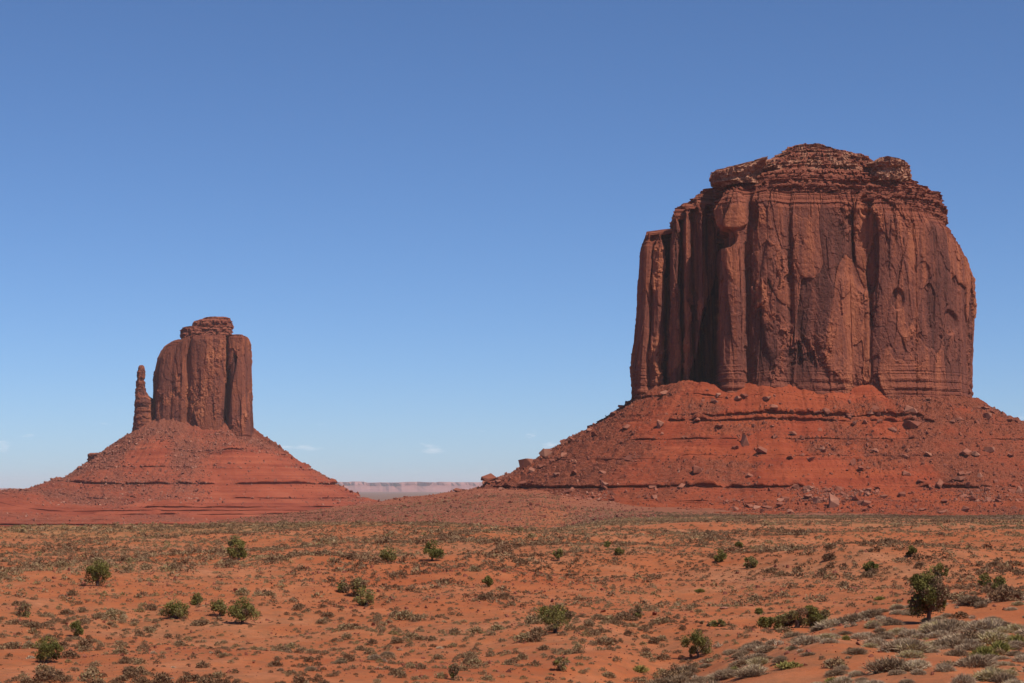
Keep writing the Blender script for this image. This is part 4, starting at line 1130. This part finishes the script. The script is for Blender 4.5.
xs, ys = field(172000, 52, 470)
cl = fbm(xs / 9, ys / 16, 971, 4) + 0.6 * fbm(xs / 40, ys / 60, 972, 3)
dens = np.clip(0.26 + 0.6 * sst(-0.5, 0.9, cl), 0, 1) * (1 - in_dune(xs, ys) * 0.9)
keep = (rng.random(len(xs)) < dens * 0.80) & clear(xs, ys)
xs, ys = xs[keep], ys[keep]
sz = np.clip(0.40 * np.exp(rng.normal(0, 0.50, len(xs))), 0.14, 1.4)
sz = sz * (0.8 + 0.5 * sst(-0.2, 0.8, fbm(xs / 12, ys / 18, 973, 3)))
zs = terrain(xs, ys)
rr = np.hypot(xs, ys)
pxx = 512 + F * xs / ys; pyy = 488 - F * zs / ys
inview = (pxx > 4) & (pxx < 1020) & (pyy < 684)
order = np.argsort(-(sz / rr * inview))
N1 = 270
tintv = np.clip(0.38 + 0.3 * fbm(xs / 15, ys / 25, 974, 3) + rng.normal(0, 0.2, len(xs)), 0, 1)
shrubs, swords = [], []
MT = np.array([0.12, 0.3, 0.45, 0.6, 0.8, 0.25])
for k in order[:N1]:
    o = link('low_shrub', SAGE_ME[int(np.argmin(np.abs(np.array([0.12, 0.3, 0.45, 0.6, 0.8, 0.25]) - tintv[k])))], None, (xs[k], ys[k], zs[k] - 0.02))
    s_ = sz[k]; o.scale = (s_ * rng.uniform(0.9, 1.4), s_ * rng.uniform(0.9, 1.3), s_ * rng.uniform(0.8, 1.1)); o.rotation_euler = (0, 0, rng.uniform(0, 6.28))
    shrubs.append(o); swords.append(['dark brown', 'brown', 'tan', 'pale tan', 'olive', 'russet'][int(np.argmin(np.abs(MT - tintv[k])))] + ' low shrub')
    if pxx[k] < 330: tag(o, 'low grey brown scrub clump on the orange sand at lower left', 'shrub', 'scrub clumps at lower left')
    elif pxx[k] < 640: tag(o, 'low grey brown scrub clump on the orange sand at lower centre', 'shrub', 'scrub clumps at lower centre')
    else: tag(o, 'low grey brown scrub clump on the red ground around the dune at lower right', 'shrub', 'scrub clumps at lower right')
relabel(shrubs, swords, MARKS)
rest = order[N1:]
def batch(sel, tpls, name, label, x, y, z, s, tint, mat=M_SAGE):
    rz = rng.uniform(0, 6.28, len(sel)); zero = np.zeros(len(sel))
    o = scatter_mesh(name, tpls, np.stack([x[sel], y[sel], z[sel] - 0.02], -1), s[sel] * 1.1, euler_mats(zero, zero, rz), tint[sel], mat, squash=rng.uniform(0.7, 1.1, len(sel)))
    return tag(o, label, kind='stuff')
def merge_batches(parts, name, label):
    return None
close = rest[rr[rest] < 100]; near = rest[(rr[rest] >= 100) & (rr[rest] < 175)]; far = rest[rr[rest] >= 175]
batch(close, [shrub_template(i + 7, 360, 0.085, 0.68, 0.5) for i in range(6)], 'low_scrub', 'countless small grey brown desert shrubs nearest the dune', xs, ys, zs, sz, tintv)
batch(near, S_MID, 'low_scrub', 'countless small grey brown desert shrubs dotting the near sand', xs, ys, zs, sz, tintv)
batch(far, S_FAR, 'low_scrub', 'countless tiny desert shrubs dotting the plain farther out', xs, ys, zs, sz * 1.05, tintv)
# the far right plain, the left crest and the spur
x2, y2 = field(126000, 420, 1420)
v2, s2, h2 = ground_masks(x2, y2)
p2 = 512 + F * x2 / y2
keep = rng.random(len(x2)) < np.clip(np.where(p2 < 680 - 0.0 * p2, np.where((p2 < 520) | (y2 > 1080), 0.55, 0.26), 0.26) + 0.45 * np.maximum(v2, s2), 0, 1) * np.where(y2 > 1290, p2 < 560, 1.0)
x2, y2 = x2[keep], y2[keep]; z2 = terrain(x2, y2)
for i in np.where((y2 > 1180) & (p2[keep] > 520))[0]:      # scrub climbing on to the foot of the slope
    ok_, hp_, _, _, _, _ = SC.ray_cast(DG, (x2[i], y2[i], 20.0), (0, 0, -1))
    if ok_ and hp_.z < 8: z2[i] = max(z2[i], hp_.z)
q2 = (0.9 + 0.1 * sst(430, 640, p2[keep])) * np.clip(0.75 * np.exp(rng.normal(0, 0.45, len(x2))), 0.3, 2.4)
t2 = np.clip(0.50 + 0.35 * fbm(x2 / 60, y2 / 90, 977, 3) + rng.normal(0, 0.2, len(x2)) - 0.25 * s2[keep], 0, 1)
batch(np.arange(len(x2)), S_FAR, 'far_scrub', 'grey green scrub covering the distant plain and the low spur', x2, y2, z2, q2, t2)

# pale dry grass tufts on the near dune, and a few on the plain
GB = [(984, 657, 30, 19), (1000, 652, 34, 20), (1016, 645, 30, 19), (971, 663, 18, 14), (846, 640, 14, 9), (790, 668, 40, 12), (735, 672, 20, 10), (833, 683, 22, 10), (868, 628, 8, 7),
      (700, 592, 14, 6), (880, 600, 14, 7), (640, 672, 24, 12)]
taken = np.concatenate([taken, np.array([[hx, hy, w_ * hy / F * 0.62] for hx, hy, w_ in [hit_ground(g[0], g[1])[:2] + (g[2],) for g in GB]])])
xg, yg = field(11200, 50, 135)
dn = in_dune(xg, yg)
keep = (rng.random(len(xg)) < np.clip(dn * (0.24 + 0.72 * sst(-0.4, 0.6, fbm(xg / 5, yg / 7, 981, 3))) + 0.012, 0, 1) * 0.95) & clear(xg, yg)
xg, yg = xg[keep], yg[keep]; zg = terrain(xg, yg)
sg = np.clip(0.62 * np.exp(rng.normal(0, 0.42, len(xg))), 0.25, 1.5)
pg = 512 + F * xg / yg; pyg = 488 - F * zg / yg
vis = (pg > -140) & (pg < 1164) & (pyg < 760)
xg, yg, zg, sg, pg, pyg = xg[vis], yg[vis], zg[vis], sg[vis], pg[vis], pyg[vis]
order = np.argsort(-sg / yg * ((pg > 2) & (pg < 1022) & (pyg < 690)))
tufts, twords = [], []
for k in order[:290]:
    ti = int(rng.integers(6)) if pg[k] > 780 + 60 * rng.normal() else int(rng.choice([0, 0, 5]))
    o = link('grass_tuft', TUFT_ME[ti], None, (xg[k], yg[k], zg[k] - 0.02))
    o.scale = (sg[k] * rng.uniform(1.0, 1.5), sg[k] * rng.uniform(1.0, 1.4), sg[k] * rng.uniform(0.7, 1.0)); o.rotation_euler = (0, 0, rng.uniform(0, 6.28))
    tufts.append(o); twords.append(['brownish', 'pale', 'whitish', 'straw coloured', 'yellowish', 'buff'][ti] + ' feathery dry tuft')
    if pg[k] > 860: tag(o, 'pale feathery dry grass tuft on the dune below the half dead juniper', 'grass tuft', 'dry tufts on the right of the dune')
    elif pg[k] > 640: tag(o, 'pale feathery dry grass tuft on the left shoulder of the dune', 'grass tuft', 'dry tufts on the left of the dune')
    else: tag(o, 'pale dry grass tuft in the open sand and wash left of the dune', 'grass tuft', 'dry tufts on the open sand')
TMARKS = MARKS + [(995, 652, 'the green brush at the right edge'), (790, 668, 'the broad low olive clump'), (735, 672, 'the dune shoulder olive clump'), (846, 640, 'the small ochre clump')]
relabel(tufts, twords, TMARKS)
if len(order) > 290:
    sel = order[290:]
    o = batch(sel, [tuft_template(170 + i, 200, 0.03, 0.62) for i in range(4)], 'dry_grass', 'small pale dry grass growing over the dune', xg, yg, zg, sg, np.clip(0.5 + 0.25 * rng.normal(size=len(xg)), 0, 1), M_STRAW)
xp, yp = field(26000, 50, 230)
kp = rng.random(len(xp)) < 0.25 + 0.6 * sst(-0.2, 0.6, fbm(xp / 6, yp / 9, 986, 3))
xp, yp = xp[kp], yp[kp]
sp = np.clip(0.05 * (1 - rng.random(len(xp))) ** -0.42, 0.05, 0.4) * (0.7 + yp / 160)
rp = rng.uniform(0, 6.28, (len(xp), 3))
tag(scatter_mesh('pebbles', PEBS[:3], np.stack([xp, yp, terrain(xp, yp) + 0.01], -1), sp, euler_mats(rp[:, 0], rp[:, 1], rp[:, 2]), np.clip(0.45 + 0.35 * rng.normal(size=len(xp)), 0, 1.3), M_ROCK, 'tone'),
    'small red and pale pebbles strewn on the sand', kind='stuff')
# yellow green brush
GL = ['yellow green brush, centre clump of the green patch at the lower right edge', 'yellow green brush, largest clump of the green patch at the lower right edge', 'yellow green brush cut by the frame at the lower right edge',
      'yellow green brush, lowest and smallest clump of the green patch on the dune', 'small ochre green clump below the long olive thicket', 'broad low olive clump among pale tufts at the dune bottom', 'olive clump on the dune shoulder near its left edge',
      'ochre green clump cut by the bottom frame on the dune', 'tiny dark green clump on bare sand left of the half dead juniper', 'low green clump on the plain behind the olive thicket', 'ochre clump just left of the half dead juniper', 'olive clump at the left foot of the dune']
for i, ((px, py, w, h), lab) in enumerate(zip(GB, GL)):
    x, y, z = hit_ground(px, py); sc = y / F
    o = link('green_brush', GREEN_ME[i % 3], None, (x, y, z - 0.02)); o.scale = (w * sc * 1.05, w * sc * 0.9, h * sc * 1.7); o.rotation_euler = (0, 0, i * 1.3)
    tag(o, lab, 'brush')

# ------------------------------------------------------------------ haze
hz = mesh_np('haze', np.array([[x, y, z] for x in (-62000, 62000) for y in (-62000, 62000) for z in (-62.5, 300.0)], float),
             np.array([[0, 1, 3, 2], [4, 6, 7, 5], [0, 4, 5, 1], [2, 3, 7, 6], [0, 2, 6, 4], [1, 5, 7, 3]]))
hm = bpy.data.materials.new('valley_haze'); hm.use_nodes = True
hn = hm.node_tree; hn.nodes.clear()
ho = hn.nodes.new('ShaderNodeOutputMaterial'); pv = hn.nodes.new('ShaderNodeVolumePrincipled')
pv.inputs['Color'].default_value = (0.90, 0.95, 1.0, 1); pv.inputs['Density'].default_value = 1.6e-5; pv.inputs['Anisotropy'].default_value = 0.0
hn.links.new(pv.outputs[0], ho.inputs['Volume'])
hz.materials.append(hm)
tag(link('haze', hz), 'thin pale blue desert haze over the valley', kind='stuff')
